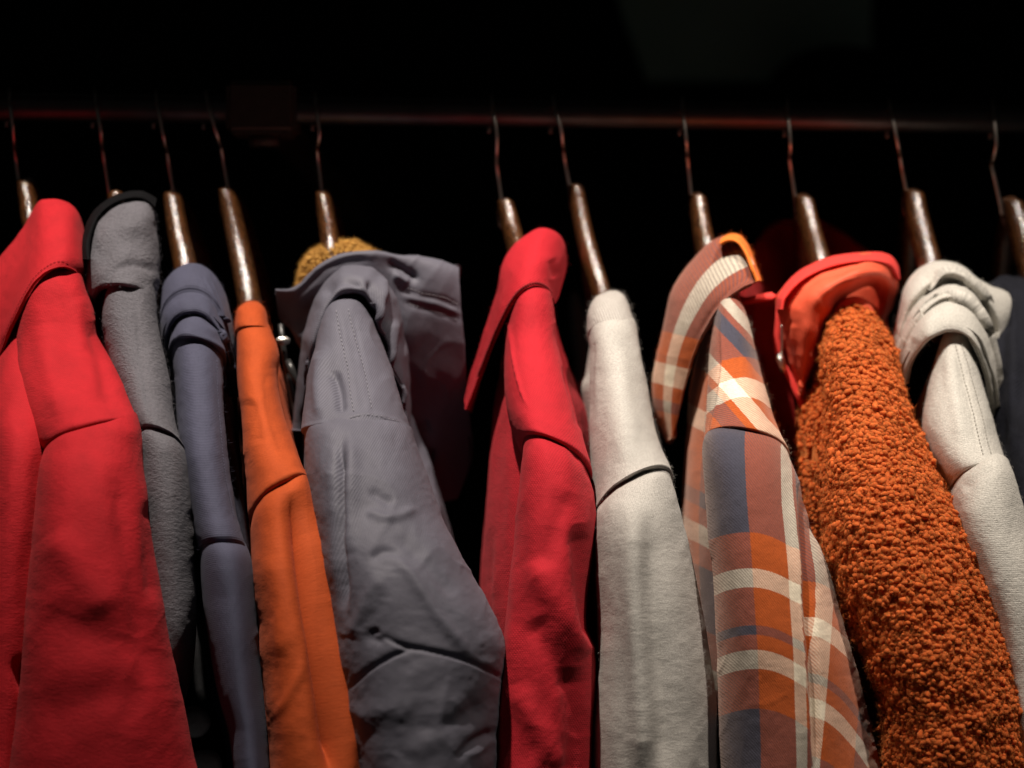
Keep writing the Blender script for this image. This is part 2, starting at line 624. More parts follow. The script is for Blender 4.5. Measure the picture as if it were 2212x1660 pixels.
    return m


PB = (0.047, 0.048, 0.070)       # plaid yarns: slate, rust, cream
PR = (0.37, 0.070, 0.010)
PC = (0.72, 0.64, 0.50)
PM = (0.36, 0.17, 0.14)         # rust yarn crossed with slate reads mauve


def plaid(name, warp, weft):
    """flannel check. warp / weft: lists of (start in design px, yarn colour) along UV u / v"""
    m, nt, b = new_mat(name)
    uv = N_(nt, 'ShaderNodeUVMap')
    sep = N_(nt, 'ShaderNodeSeparateXYZ')
    nt.links.new(uv.outputs['UV'], sep.inputs[0])

    def ramp(out, stops):
        lo = stops[0][0]; hi = stops[-1][0] + 50
        mr = N_(nt, 'ShaderNodeMapRange')
        mr.inputs['From Min'].default_value = lo / 100; mr.inputs['From Max'].default_value = hi / 100
        nt.links.new(out, mr.inputs['Value'])
        cr = N_(nt, 'ShaderNodeValToRGB')
        cr.color_ramp.interpolation = 'CONSTANT'
        els = cr.color_ramp.elements
        els[0].position = 0; els[0].color = lin(stops[0][1])
        els[1].position = (stops[1][0] - lo) / (hi - lo) if len(stops) > 1 else 1
        els[1].color = lin(stops[1][1] if len(stops) > 1 else stops[0][1])
        for s, c in stops[2:]:
            e = els.new((s - lo) / (hi - lo)); e.color = lin(c)
        nt.links.new(mr.outputs[0], cr.inputs[0])
        return cr.outputs[0]
    # slightly wavy yarn edges
    nz = N_(nt, 'ShaderNodeTexNoise'); nz.inputs['Scale'].default_value = 14; nz.inputs['Detail'].default_value = 3
    nt.links.new(uv.outputs['UV'], nz.inputs['Vector'])
    def jit(o):
        a = N_(nt, 'ShaderNodeMath', operation='MULTIPLY_ADD')
        nt.links.new(nz.outputs['Fac'], a.inputs[0]); a.inputs[1].default_value = 0.022; nt.links.new(o, a.inputs[2])
        return a.outputs[0]
    A = ramp(jit(sep.outputs[0]), warp); B = ramp(jit(sep.outputs[1]), weft)
    tw = weave_height(nt, 'twill', 5.0)
    st = N_(nt, 'ShaderNodeMapRange')
    st.inputs['From Min'].default_value = 0.2; st.inputs['From Max'].default_value = 0.8
    st.inputs['To Min'].default_value = 0.36; st.inputs['To Max'].default_value = 0.64
    nt.links.new(tw, st.inputs['Value'])
    mx = N_(nt, 'ShaderNodeMix', data_type='RGBA')
    nt.links.new(st.outputs[0], mx.inputs['Factor']); nt.links.new(A, mx.inputs['A']); nt.links.new(B, mx.inputs['B'])
    n2 = N_(nt, 'ShaderNodeTexNoise'); n2.inputs['Scale'].default_value = 20; n2.inputs['Detail'].default_value = 5
    n2.inputs['Roughness'].default_value = 0.75
    nt.links.new(uv.outputs['UV'], n2.inputs['Vector'])
    mr = N_(nt, 'ShaderNodeMapRange'); mr.inputs['From Min'].default_value = 0.3; mr.inputs['From Max'].default_value = 0.7
    mr.inputs['To Min'].default_value = 0.82; mr.inputs['To Max'].default_value = 1.15
    nt.links.new(n2.outputs['Fac'], mr.inputs['Value'])
    vm = N_(nt, 'ShaderNodeVectorMath', operation='SCALE')
    nt.links.new(mx.outputs['Result'], vm.inputs[0]); nt.links.new(mr.outputs[0], vm.inputs['Scale'])
    nt.links.new(vm.outputs['Vector'], b.inputs['Base Color'])
    b.inputs['Roughness'].default_value = 0.9; b.inputs['Specular IOR Level'].default_value = 0.2
    b.inputs['Sheen Weight'].default_value = 0.3; b.inputs['Sheen Tint'].default_value = (0.8, 0.6, 0.5, 1)
    b1 = N_(nt, 'ShaderNodeBump'); b1.inputs['Strength'].default_value = 0.3; b1.inputs['Distance'].default_value = 0.0010
    nt.links.new(n2.outputs['Fac'], b1.inputs['Height'])
    b2 = N_(nt, 'ShaderNodeBump'); b2.inputs['Strength'].default_value = 0.2; b2.inputs['Distance'].default_value = 0.0004
    nt.links.new(tw, b2.inputs['Height']); nt.links.new(b1.outputs['Normal'], b2.inputs['Normal'])
    nt.links.new(b2.outputs['Normal'], b.inputs['Normal'])
    return m


def plain(name, col, rough=0.5, metal=0.0, coat=0.0, spec=0.5, noise=None):
    m, nt, b = new_mat(name)
    b.inputs['Base Color'].default_value = lin(col)
    b.inputs['Roughness'].default_value = rough
    b.inputs['Metallic'].default_value = metal
    b.inputs['Coat Weight'].default_value = coat
    b.inputs['Coat Roughness'].default_value = 0.105
    b.inputs['Specular IOR Level'].default_value = spec
    if noise:
        tc = N_(nt, 'ShaderNodeTexCoord')
        nz = N_(nt, 'ShaderNodeTexNoise'); nz.inputs['Scale'].default_value = noise[0]; nz.inputs['Detail'].default_value = 5
        nt.links.new(tc.outputs['Object'], nz.inputs['Vector'])
        bp = N_(nt, 'ShaderNodeBump'); bp.inputs['Strength'].default_value = noise[1]; bp.inputs['Distance'].default_value = 0.001
        nt.links.new(nz.outputs['Fac'], bp.inputs['Height']); nt.links.new(bp.outputs['Normal'], b.inputs['Normal'])
        mr = N_(nt, 'ShaderNodeMapRange'); mr.inputs['To Min'].default_value = 0.6; mr.inputs['To Max'].default_value = 1.4
        nt.links.new(nz.outputs['Fac'], mr.inputs['Value'])
        vm = N_(nt, 'ShaderNodeVectorMath', operation='SCALE'); vm.inputs[0].default_value = col
        nt.links.new(mr.outputs[0], vm.inputs['Scale']); nt.links.new(vm.outputs['Vector'], b.inputs['Base Color'])
    return m


def wood_mat():
    m, nt, b = new_mat('varnished_wood')
    uv = N_(nt, 'ShaderNodeUVMap')
    oi = N_(nt, 'ShaderNodeObjectInfo')
    add = N_(nt, 'ShaderNodeVectorMath', operation='ADD')
    nt.links.new(uv.outputs['UV'], add.inputs[0]); nt.links.new(oi.outputs['Random'], add.inputs[1])
    mp = N_(nt, 'ShaderNodeMapping'); mp.inputs['Scale'].default_value = (14, 1.3, 1)
    nt.links.new(add.outputs[0], mp.inputs['Vector'])
    nz = N_(nt, 'ShaderNodeTexNoise'); nz.inputs['Scale'].default_value = 3.0; nz.inputs['Detail'].default_value = 6; nz.inputs['Roughness'].default_value = 0.7
    nt.links.new(mp.outputs['Vector'], nz.inputs['Vector'])
    cr = N_(nt, 'ShaderNodeValToRGB')
    cr.color_ramp.elements[0].position = 0.32; cr.color_ramp.elements[0].color = (0.008, 0.003, 0.0015, 1)
    cr.color_ramp.elements[1].position = 0.72; cr.color_ramp.elements[1].color = (0.13, 0.046, 0.011, 1)
    nt.links.new(nz.outputs['Fac'], cr.inputs[0])
    nt.links.new(cr.outputs[0], b.inputs['Base Color'])
    b.inputs['Roughness'].default_value = 0.5
    b.inputs['Specular IOR Level'].default_value = 0.2
    b.inputs['Coat Weight'].default_value = 1.0
    b.inputs['Coat IOR'].default_value = 2.0
    b.inputs['Coat Roughness'].default_value = 0.12
    mp2 = N_(nt, 'ShaderNodeMapping'); mp2.inputs['Scale'].default_value = (16, 5, 1)
    nt.links.new(add.outputs[0], mp2.inputs['Vector'])
    n2 = N_(nt, 'ShaderNodeTexNoise'); n2.inputs['Scale'].default_value = 2.4; n2.inputs['Detail'].default_value = 6; n2.inputs['Roughness'].default_value = 0.7
    nt.links.new(mp2.outputs['Vector'], n2.inputs['Vector'])
    bp = N_(nt, 'ShaderNodeBump'); bp.inputs['Strength'].default_value = 0.8; bp.inputs['Distance'].default_value = 0.0005
    nt.links.new(n2.outputs['Fac'], bp.inputs['Height'])
    nt.links.new(bp.outputs['Normal'], b.inputs['Normal']); nt.links.new(bp.outputs['Normal'], b.inputs['Coat Normal'])
    return m


M_WOOD = wood_mat()
M_HOOK = plain('hook_wire', (0.50, 0.46, 0.41), 0.36, 1.0)
M_ROD = plain('rail_steel', (0.085, 0.080, 0.078), 0.45, 1.0, noise=(60, 0.05))
M_BRACKET = plain('bracket_paint', (0.05, 0.032, 0.022), 0.5, noise=(200, 0.1))
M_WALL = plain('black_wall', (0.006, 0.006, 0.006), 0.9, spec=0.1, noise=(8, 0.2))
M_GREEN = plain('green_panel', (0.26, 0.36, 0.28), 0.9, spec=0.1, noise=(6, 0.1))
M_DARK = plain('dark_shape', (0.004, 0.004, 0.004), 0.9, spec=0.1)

RED = fabric('red_cotton', (0.43, 0.011, 0.018), weave='twill', per=3.0, bump=0.15, var=0.12, fuzz=0.4, fuzz_scale=10, streak=(0.8, 1.6))
GREYF = fabric('grey_fleece', (0.137, 0.132, 0.152), heather=0.22, weave='noise', per=7, bump=0.6, var=0.1, fuzz=0.9, fuzz_scale=8, streak=(1, 1.8), sheen=0.35)
TRIM = fabric('black_binding', (0.004, 0.004, 0.005), weave='rib', per=4, bump=0.2, sheen=0.0, spec=0.1)
NAVY = fabric('navy_jersey', (0.064, 0.066, 0.105), heather=0.10, weave='cross', per=4.2, bump=0.25, var=0.1, sheen=0.3, fuzz=0.15)
ORANGE = fabric('orange_jersey', (0.41, 0.064, 0.012), heather=0.06, weave='noise', per=5, bump=0.2, var=0.10, fuzz=0.22, fuzz_scale=9, streak=(0.7, 2.2))
PARKA = fabric('slate_nylon', (0.105, 0.103, 0.132), weave='twill', per=4.0, bump=0.26, rough=0.64, spec=0.32, sheen=0.12, var=0.08, fuzz=0.2, fuzz_scale=8)
MUST = fabric('mustard_pile', (0.46, 0.245, 0.055), heather=0.2, weave='noise', per=5, bump=0.4, sheen=0.5)
POLO = fabric('red_pique', (0.43, 0.010, 0.020), weave='pique', per=4.6, bump=0.32, var=0.10, fuzz=0.4, fuzz_scale=9, sheen=0.3)
POLOK = fabric('red_knit_collar', (0.45, 0.010, 0.020), weave='rib', per=4.6, bump=0.55, var=0.08, fuzz=0.2)
POLOD = fabric('dark_red_edging', (0.26, 0.010, 0.016), weave='cross', per=6, bump=0.8)
GREYS = fabric('light_grey_marl', (0.36, 0.345, 0.32), heather=0.42, weave='twill', per=3.6, bump=0.10, var=0.08, fuzz=0.35, fuzz_scale=7, streak=(1, 1.6))
GREYR = fabric('light_grey_rib', (0.38, 0.36, 0.335), heather=0.2, weave='rib', per=6.0, bump=0.4, var=0.05)
SHERPA = fabric('rust_sherpa', (0.54, 0.120, 0.030), heather=0.25, weave='noise', per=3.0, bump=0.2, sheen=1.0, sheen_col=(1.0, 0.42, 0.14), var=0.12, fuzz=0.3, fuzz_scale=20, spec=0.05, rough=1.0)
sp = SHERPA.node_tree.nodes['Principled BSDF']        # light soaks into the pile
sp.inputs['Subsurface Weight'].default_value = 0.55
sp.inputs['Subsurface Radius'].default_value = (1.0, 0.45, 0.2)
sp.inputs['Subsurface Scale'].default_value = 0.0016
CORAL = fabric('coral_nylon', (0.80, 0.115, 0.055), weave='cross', per=3.4, bump=0.15, rough=0.6, var=0.05, fuzz=0.15, fuzz_scale=4)
CORALT = fabric('coral_binding', (0.78, 0.055, 0.045), weave='cross', per=3, bump=0.15, var=0.05)
HOODR = fabric('deep_red_lining', (0.30, 0.012, 0.012), weave='twill', per=4, bump=0.1)
PALE = fabric('pale_marl', (0.58, 0.56, 0.51), heather=0.45, weave='cross', per=4.0, bump=0.14, var=0.07, fuzz=0.6, fuzz_scale=9, streak=(1, 1.4))
INK = fabric('ink_denim', (0.009, 0.010, 0.017), heather=0.2, weave='twill', per=5, bump=0.3, var=0.3)
CHAR = fabric('charcoal_back', (0.02, 0.02, 0.022), weave='noise', per=6, bump=0.3)
PALEB = fabric('pale_print', (0.78, 0.78, 0.80), weave='noise', per=6, bump=0.3)
T_LIGHT = plain('pale_thread', (0.24, 0.235, 0.27), 0.7)
T_DARK = plain('dark_thread', (0.05, 0.05, 0.06), 0.8)
T_CREAM = plain('cream_thread', (0.42, 0.40, 0.36), 0.8)
M_SILVER = plain('silver_metal', (0.75, 0.72, 0.66), 0.25, 1.0, noise=(900, 0.5))
M_BLACKZ = plain('black_zip', (0.02, 0.02, 0.02), 0.35)

# ------------------------------------------------------------------ wall, panel, rail
def box(name, c, s, mat, parent=None, bevel=0.0):
    import bmesh
    bm = bmesh.new()
    bmesh.ops.create_cube(bm, size=1.0)
    for v in bm.verts:
        v.co = Vector((v.co.x * s[0] + c[0], v.co.y * s[1] + c[1], v.co.z * s[2] + c[2]))
    if bevel:
        bmesh.ops.bevel(bm, geom=bm.edges[:], offset=bevel, segments=3, affect='EDGES')
    me = bpy.data.meshes.new(name); bm.to_mesh(me); bm.free()
    me.materials.append(mat)
    o = bpy.data.objects.new(name, me); C.objects.link(o)
    if parent is not None:
        o.parent = parent; o.matrix_parent_inverse = parent_inv(parent)
    return o


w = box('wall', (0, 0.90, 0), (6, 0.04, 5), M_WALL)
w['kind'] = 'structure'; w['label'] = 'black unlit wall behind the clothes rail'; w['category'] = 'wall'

# dim green board hung on the wall (top right of the photo), with a slanted left edge
def flat_prism(name, pts, d, depth, mat):
    P = np.array([U(x, y, d) for x, y in pts])
    B = P + np.array([0, depth, 0])
    k = len(P)
    f = [tuple(range(k)), tuple(range(2 * k - 1, k - 1, -1))] + [(q, k + q, k + (q + 1) % k, (q + 1) % k) for q in range(k)]
    f = [x[::-1] for x in f]
    return mesh_obj(name, np.concatenate([P, B]), f, None, mat, smooth=False)


g = flat_prism('wall_board', [(1300, -260), (1328, -60), (1348, 20), (1385, 120), (1402, 166), (1880, 160), (1890, -260)], -0.80, 0.05, M_GREEN)
g['label'] = 'dim dark green board high on the wall above the right half of the rail'; g['category'] = 'board'
k = 26
arc = [(1815 + 150 * math.cos(math.pi * q / k), 190 - 92 * math.sin(math.pi * q / k)) for q in range(k + 1)]
g = flat_prism('lamp_shade', [(1965, 230)] + arc + [(1665, 230)], -0.66, 0.12, M_DARK)
g['label'] = 'black domed lamp shade in front of the green board'; g['category'] = 'lamp shade'

P0 = U(1106, 0, 0)
w = box('light_blocker', (0, -0.040, 0.246 + 0.30), (4.0, 0.080, 0.60), M_DARK)  # added unseen board, keeps the spotlights off the rail and hanger tops
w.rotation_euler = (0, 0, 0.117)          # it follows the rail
w['kind'] = 'structure'; w['label'] = 'black board added out of view above the rail to shade it from the ceiling spotlights'; w['category'] = 'light_blocker'
rail = thing('clothes_rail', 'dark round steel clothes rail on a black wall bracket, holding all the hangers', 'clothes rail', U(1106, 240, 0))
RODY = lambda x: 234 + 24 * np.clip((x - 300) / 1912, -2, 2)
xs = np.linspace(-700, 2900, 40)
sweep_path = U(xs, RODY(xs), 0 * xs)
R_ROD = 0.0084


def rod_sweep():
    n = 40; th = np.linspace(0, 2 * np.pi, n, endpoint=False)
    G = sweep_path[:, None] + np.stack([0 * th, R_ROD * np.cos(th), R_ROD * np.sin(th)], -1)[None]
    V = G.reshape(-1, 3)
    return mesh_obj('rod', V, grid_faces(len(sweep_path), n, True, True), None, M_ROD, rail)


rod_sweep()
bc = U(568, 236, 0.0)
br = box('bracket', (bc[0], bc[1] + 0.006, bc[2]), (0.040, 0.040, 0.030), M_BRACKET, rail, 0.003)
box('wall_arm', (bc[0], (bc[1] + 0.026 + 0.88) / 2, bc[2]), (0.016, 0.88 - bc[1] - 0.026, 0.016), M_BRACKET, rail, 0.001)
kn = sweep('screw_knob', np.array([bc + (0, 0.006, -0.015), bc + (0, 0.006, -0.021)]), np.array([[0.009, 0.009]] * 2), M_BRACKET, None, 20)
kn.parent = br; kn.matrix_parent_inverse = br.matrix_world.inverted()


# ------------------------------------------------------------------ hangers
def hanger(hook, wood, label):
    """hook: px points (top, bulge, kink, stem foot); wood: (x, y, width) rows from the top down to the collar"""
    (xt, yt), (xb, yb), (xk, yk), (xs_, ys) = hook
    base = U(xs_, ys, 0)
    root = thing('clothes_hanger', label, 'clothes hanger', base, 'wooden hangers on the rail')
    # hook wire in the hanger plane: over the rod, forward, back to the stem
    ry = RODY(xt)
    mm = FPX / CAM_D
    rr = (R_ROD + 0.0018) * mm
    ctrl = [(xt - 6, ry + 44, -0.021), (xt - 4, ry + 12, -0.0195), (xt - 2, ry - rr * 0.62, -0.012), (xt, ry - rr, 0.0),
            (xt + 1, ry - rr * 0.66, 0.011), (xt * .6 + xb * .4, ry * .75 + yb * .25 - 8, 0.0185), (xb, yb, 0.0195),
            (xb * .45 + xk * .55, yb * .45 + yk * .55, 0.0150), (xk - 1, yk - 10, 0.0075), (xk, yk, 0.0045), (xk * .7 + xs_ * .3, yk * .7 + ys * .3, 0.0015), (xs_, ys, 0.0), (xs_ + (xs_ - xk) * .25, ys + 24, -0.001)]
    P = catmull(np.array(ctrl, float), 90)
    path = U(P[:, 0], P[:, 1], P[:, 2])
    sweep('hook', path, np.full((len(path), 2), 0.00115), M_HOOK, root, 12)
    # wooden body: front arm through the rows seen in the photo, then on inside the garment; the other arm mirrored behind
    W = np.array(wood, float)
    d = 0.027 * np.linspace(0.0, 1.0, len(W)) ** 1.5
    x2, y2, w2 = W[-1]
    dx = (W[-1, 0] - W[0, 0]); dy = (W[-1, 1] - W[0, 1])
    fr = [(x, y, dd, w_) for (x, y, w_), dd in zip(W, d)]
    fr += [(x2 + dx * .25, y2 + max(60, dy * .35), 0.034, w2 * .9), (x2 + dx * .6, y2 + max(140, dy * .8), 0.055, w2 * 0.7)]
    fr = np.array(fr)
    F = catmull(fr, 46)
    front = U(F[:, 0], F[:, 1], F[:, 2])
    top = front[0]
    # flat sawn top, then the rear arm falling away behind
    yaw = (front[-1][0] - top[0]) / max(1e-4, -(front[-1][1] - top[1])) if False else -0.12
    rear = np.array([[top[0] - yaw * 0.10, top[1] + 0.105, top[2] - 0.062], [top[0] - yaw * .06, top[1] + 0.062, top[2] - 0.034],
                     [top[0] - yaw * .028, top[1] + 0.03, top[2] - 0.014]])
    ww = F[:, 3] * (CAM_D - 0.03) / FPX * 0.5
    hh = np.full(len(ww), 0.0105)
    pth = front
    # cut the top square: the first cross-section lies flat
    m = len(pth)
    n = 28
    th = np.linspace(0, 2 * np.pi, n, endpoint=False)
    c = np.cos(th); s = np.sin(th); pp = 2.05
    cx = np.sign(c) * np.abs(c) ** (2 / pp); sy = np.sign(s) * np.abs(s) ** (2 / pp)
    T = np.gradient(pth, axis=0); T /= np.linalg.norm(T, axis=1, keepdims=True)
    A = np.array([1., 0, 0])
    a = A[None] - T * (T @ A)[:, None]; a /= np.linalg.norm(a, axis=1, keepdims=True)
    b = np.cross(a, T)
    G = pth[:, None] + a[:, None] * (ww[:, None] * cx[None])[..., None] + b[:, None] * (hh[:, None] * sy[None])[..., None]
    # flatten the head
    for q, f in enumerate((1.0, 0.8, 0.55, 0.3, 0.1)):
        tilt = -0.12
        zf = pth[q][2] + (G[q, :, 0] - pth[q][0]) * tilt
        G[q, :, 2] = G[q, :, 2] * (1 - f) + zf * f
    cap0 = G[0].mean(0); V = [G.reshape(-1, 3)]
    inset = cap0 + (G[0] - cap0) * 0.86 + np.array([0, 0, 0.0009])
    V.append(inset); V.append((cap0 + np.array([0, 0, 0.0011]))[None])
    f = grid_faces(m, n, True, False)
    i0 = m * n
    for q in range(n):
        f.append((q, i0 + q, i0 + (q + 1) % n, (q + 1) % n))
        f.append((i0 + q, i0 + n, i0 + (q + 1) % n))
    f.append(tuple((m - 1) * n + q for q in range(n)))
    L = np.r_[0, np.cumsum(np.linalg.norm(np.diff(pth, axis=0), axis=1))]
    uv = np.stack([np.broadcast_to(th[None] / 6.28, (m, n)), np.broadcast_to(L[:, None] * 40, (m, n))], -1).reshape(-1, 2)
    uv = np.concatenate([uv, uv[:n] + 0.02, uv[:1]], 0)
    Nn = grid_normals(G, True)
    if np.sum(Nn * (G - G.mean(1, keepdims=True))) < 0:
        f = [x[::-1] for x in f]
    mesh_obj('wooden_body', np.concatenate(V, 0), f, uv, M_WOOD, root)
    # rear arm
    rp = catmull(np.vstack([top + np.array([0, 0.004, -0.006]), rear[::-1]]), 24)
    sweep('rear_arm', rp, np.stack([np.full(24, ww[0] * 0.96), np.full(24, 0.010)], -1), M_WOOD, root, 20, 2.6)
    return root


H = [
    ([(20, 195), (27, 270), (32, 330), (40, 392)], [(55, 395, 40), (62, 440, 41), (70, 490, 44), (95, 570, 48)], 'wooden hanger holding the red overshirt at the left edge'),
    ([(205, 205), (217, 280), (222, 330), (236, 418)], [(250, 424, 40), (256, 450, 42), (262, 490, 44), (272, 560, 46)], 'wooden hanger almost hidden by the black trimmed collar of the grey fleece'),
    ([(337, 205), (352, 290), (361, 335), (375, 418)], [(373, 421, 44), (379, 470, 45), (388, 520, 48), (402, 585, 52)], 'wooden hanger standing out of the navy sweatshirt, its neck blotched dark'),
    ([(445, 200), (465, 280), (478, 325), (493, 411)], [(490, 413, 42), (502, 470, 45), (517, 540, 49), (529, 600, 51), (541, 665, 52)], 'long curved wooden hanger above the orange sweatshirt, amber at its lower end'),
    ([(680, 205), (690, 285), (685, 330), (695, 416)], [(697, 419, 36), (703, 460, 38), (709, 500, 41), (716, 545, 44)], 'dark wooden hanger in front of the mustard pile of the parka'),
    ([(1062, 205), (1073, 290), (1073, 360), (1084, 438)], [(1090, 438, 38), (1099, 470, 39), (1110, 515, 42), (1122, 560, 44)], 'wooden hanger holding the red polo shirt in the middle of the rail'),
    ([(1195, 210), (1212, 280), (1218, 335), (1230, 404)], [(1244, 404, 35), (1251, 450, 38), (1263, 510, 41), (1280, 575, 43), (1300, 642, 43)], 'longest bare wooden hanger, smooth and slender, above the light grey sweatshirt'),
    ([(1473, 215), (1482, 300), (1485, 345), (1493, 425)], [(1506, 425, 38), (1511, 460, 40), (1518, 505, 43), (1530, 560, 45)], 'pale shining wooden hanger behind the plaid collar'),
    ([(1700, 220), (1707, 305), (1706, 350), (1718, 433)], [(1735, 428, 43), (1744, 470, 44), (1757, 520, 46), (1772, 575, 48)], 'wooden hanger standing in front of the dark red hood of the sherpa jacket'),
    ([(1922, 235), (1937, 300), (1945, 345), (1958, 419)], [(1972, 416, 48), (1979, 460, 49), (1991, 510, 51), (2008, 575, 53)], 'wooden hanger with a bright highlight above the pale hoodie'),
    ([(2145, 240), (2152, 310), (2143, 362), (2160, 440)], [(2186, 435, 48), (2196, 480, 49), (2210, 530, 51), (2226, 590, 53)], 'wooden hanger cut by the right edge above the dark blue jacket'),
]
for h in H:
    hanger(*h)

# ------------------------------------------------------------------ garments
GRP = 'clothes hanging on the rail'
HAIR = ('hair', 1500, 0.0022, 0.00006)


def garment(name, label, cat, x, y):
    return thing(name, label, cat, U(x, y, 0.05), GRP)


# --- red overshirt (left edge)
t = garment('overshirt', 'bright red cotton overshirt with a turned down collar, cut by the left edge', 'shirt', 110, 560)
tube('body', [(560, 10, 130, .02, .03, 20), (700, 0, 150, .02, .075, 20), (780, -30, 165, .015, .104, 14), (860, -50, 165, .015, .135, 12), (940, -64, 165, .015, .158, 10), (1050, -75, 155, .015, .170, 4), (1250, -85, 140, .015, .176, 0), (1750, -110, 100, .01, .185, 0)],
     RED, t, wrinkle=2.2, wscale=(60, 330), creases=[([(30, 1420), (70, 1500), (120, 1560)], 16, -3)])
tube('shoulder', [(560, 74, 174, .072, .02, 20), (605, 56, 184, .079, .028, 24), (660, 44, 208, .085, .030, 28), (730, 36, 236, .092, .034, 32), (790, 36, 262, .112, .036, 34, -6),
                  (850, 50, 284, .132, .039, 36, -14), (895, 72, 297, .148, .042, 36, -24), (916, 86, 303, .155, .043, 36, -28), (924, 92, 302, .150, .039, 36, -28)],
     RED, t, wrinkle=1.4, wscale=(60, 160), creases=[([(205, 690), (225, 800), (240, 890)], 22, -3.2), ([(95, 700), (110, 800), (130, 900)], 26, 2.2), ([(170, 640), (175, 760)], 20, 1.5)])
tube('sleeve', [(900, 98, 298, .148, .039, 36, -28), (928, 90, 304, .157, .044, 36, -26), (1000, 80, 316, .168, .052, 34), (1100, 72, 330, .178, .054, 26), (1250, 60, 350, .186, .056, 18),
                (1400, 50, 374, .190, .056, 10), (1540, 36, 402, .193, .056, 5), (1700, 12, 436, .195, .056, 0)],
     RED, t, crumple=0.35, wrinkle=1.0, wscale=(110, 150), p=2.6,
     creases=[([(120, 960), (175, 940), (240, 930), (300, 945)], 14, 1.2), ([(250, 1000), (275, 1150), (300, 1300), (330, 1480)], 30, -3.4), ([(318, 1080), (328, 1200), (338, 1300)], 14, -2),
              ([(110, 1150), (170, 1230), (230, 1330)], 40, 2.5), ([(90, 1320), (200, 1370), (320, 1390)], 44, -1.6), ([(80, 1560), (220, 1500), (330, 1520)], 46, -1.6)])
sheet('collar', [
    [(-60, 640, .02), (0, 580, .02), (50, 505, .02), (88, 455, .02), (130, 450, .02), (160, 470, .02), (172, 500, .01)],
    [(-70, 620, .045), (-5, 562, .045), (44, 500, .045), (80, 442, .045), (100, 433, .048), (130, 432, .050), (160, 450, .045), (178, 485, .035), (182, 520, .02)],
    [(-70, 680, .066), (-10, 630, .072), (45, 565, .080), (90, 500, .082), (130, 485, .082), (160, 500, .076), (179, 530, .062), (183, 560, .045)],
    [(-60, 790, .075), (-15, 745, .085), (40, 640, .098), (90, 570, .102), (130, 548, .100), (160, 556, .094), (178, 580, .080), (181, 610, .06)],
    [(-50, 860, .078), (-5, 775, .088), (28, 698, .098), (60, 630, .106), (92, 592, .108), (122, 578, .106), (150, 580, .100), (170, 596, .088), (180, 618, .07)]],
    RED, t, wrinkle=0.9, thick=0.0022, creases=[([(0, 760), (30, 690), (64, 622), (96, 583), (125, 570), (155, 574)], 9, 0.8)])
o = LAST
stitches('stitching', [(10, 735), (38, 668), (70, 610), (98, 580), (125, 567), (152, 570)], fabric('red_thread', (0.25, 0.01, 0.014)), t, step=8, length=6)

# --- grey fleece
t = garment('fleece_jacket', 'mid grey fleece with a tall rounded collar edged in black, second garment from the left', 'fleece jacket', 262, 600)
tube('body', [(650, 205, 330, .01, .03, 10), (800, 190, 350, .0, .08, 10), (1000, 210, 390, .0, .10, 0), (1500, 240, 385, .0, .11, 0), (1560, 250, 380, .0, .10, 0)], GREYF, t, wrinkle=1.5)
tube('shoulder', [(590, 240, 330, .080, .018, 20), (622, 228, 336, .083, .024, 30, 6), (670, 222, 343, .088, .028, 34, 8), (760, 235, 364, .100, .033, 36, 10), (850, 262, 377, .120, .036, 40, 14),
                  (905, 285, 392, .136, .038, 42, 18), (924, 296, 402, .142, .038, 42, 20), (932, 300, 402, .137, .034, 42, 20)], GREYF, t, wrinkle=0.9,
     creases=[([(292, 630), (304, 760), (322, 900)], 5, -0.7)], pile=[('hair', 2500, 0.0018, 0.00008)])
tube('sleeve', [(922, 298, 398, .132, .033, 42, 20), (945, 296, 405, .144, .040, 44, 20), (1000, 300, 411, .150, .042, 36, 10), (1100, 308, 418, .154, .044, 24), (1220, 318, 422, .156, .044, 14),
                (1350, 328, 424, .156, .044, 8), (1440, 332, 417, .154, .040, 4), (1500, 338, 404, .152, .034, 0), (1560, 345, 388, .150, .02, 0)], GREYF, t, wrinkle=0.7, crumple=0.2, wscale=(60, 160))
tube('collar', [(425, 262, 316, .030, .006, 10), (430, 240, 330, .036, .016, 18), (445, 216, 337, .044, .024, 24), (480, 196, 341, .054, .030, 28), (530, 184, 341, .062, .032, 30), (575, 182, 339, .068, .034, 34),
                (598, 186, 338, .073, .034, 42, 4), (612, 194, 338, .076, .034, 46, 6), (620, 204, 337, .074, .032, 48, 8), (624, 208, 336, .068, .028, 48, 8)], GREYF, t, wrinkle=1.4, wscale=(60, 60), p=2.2,
     creases=[([(200, 560), (250, 520), (310, 510)], 20, -1.6), ([(215, 640), (240, 590), (290, 570), (335, 590)], 9, -1.6)], pile=[('hair', 3000, 0.0018, 0.00008)])
fold('collar_binding', [(176, 560), (176, 520), (190, 475), (212, 446), (245, 424), (280, 414), (312, 414), (338, 430)],
     [(192, 560), (192, 522), (209, 474), (230, 450), (256, 435), (284, 428), (310, 430), (334, 448)], .052, .070, .001, TRIM, t, dcol=[0.03, 0.012, 0.0, -0.005, -0.012, -0.015], n=90, m=30, wrinkle=0.1, thick=0.001)

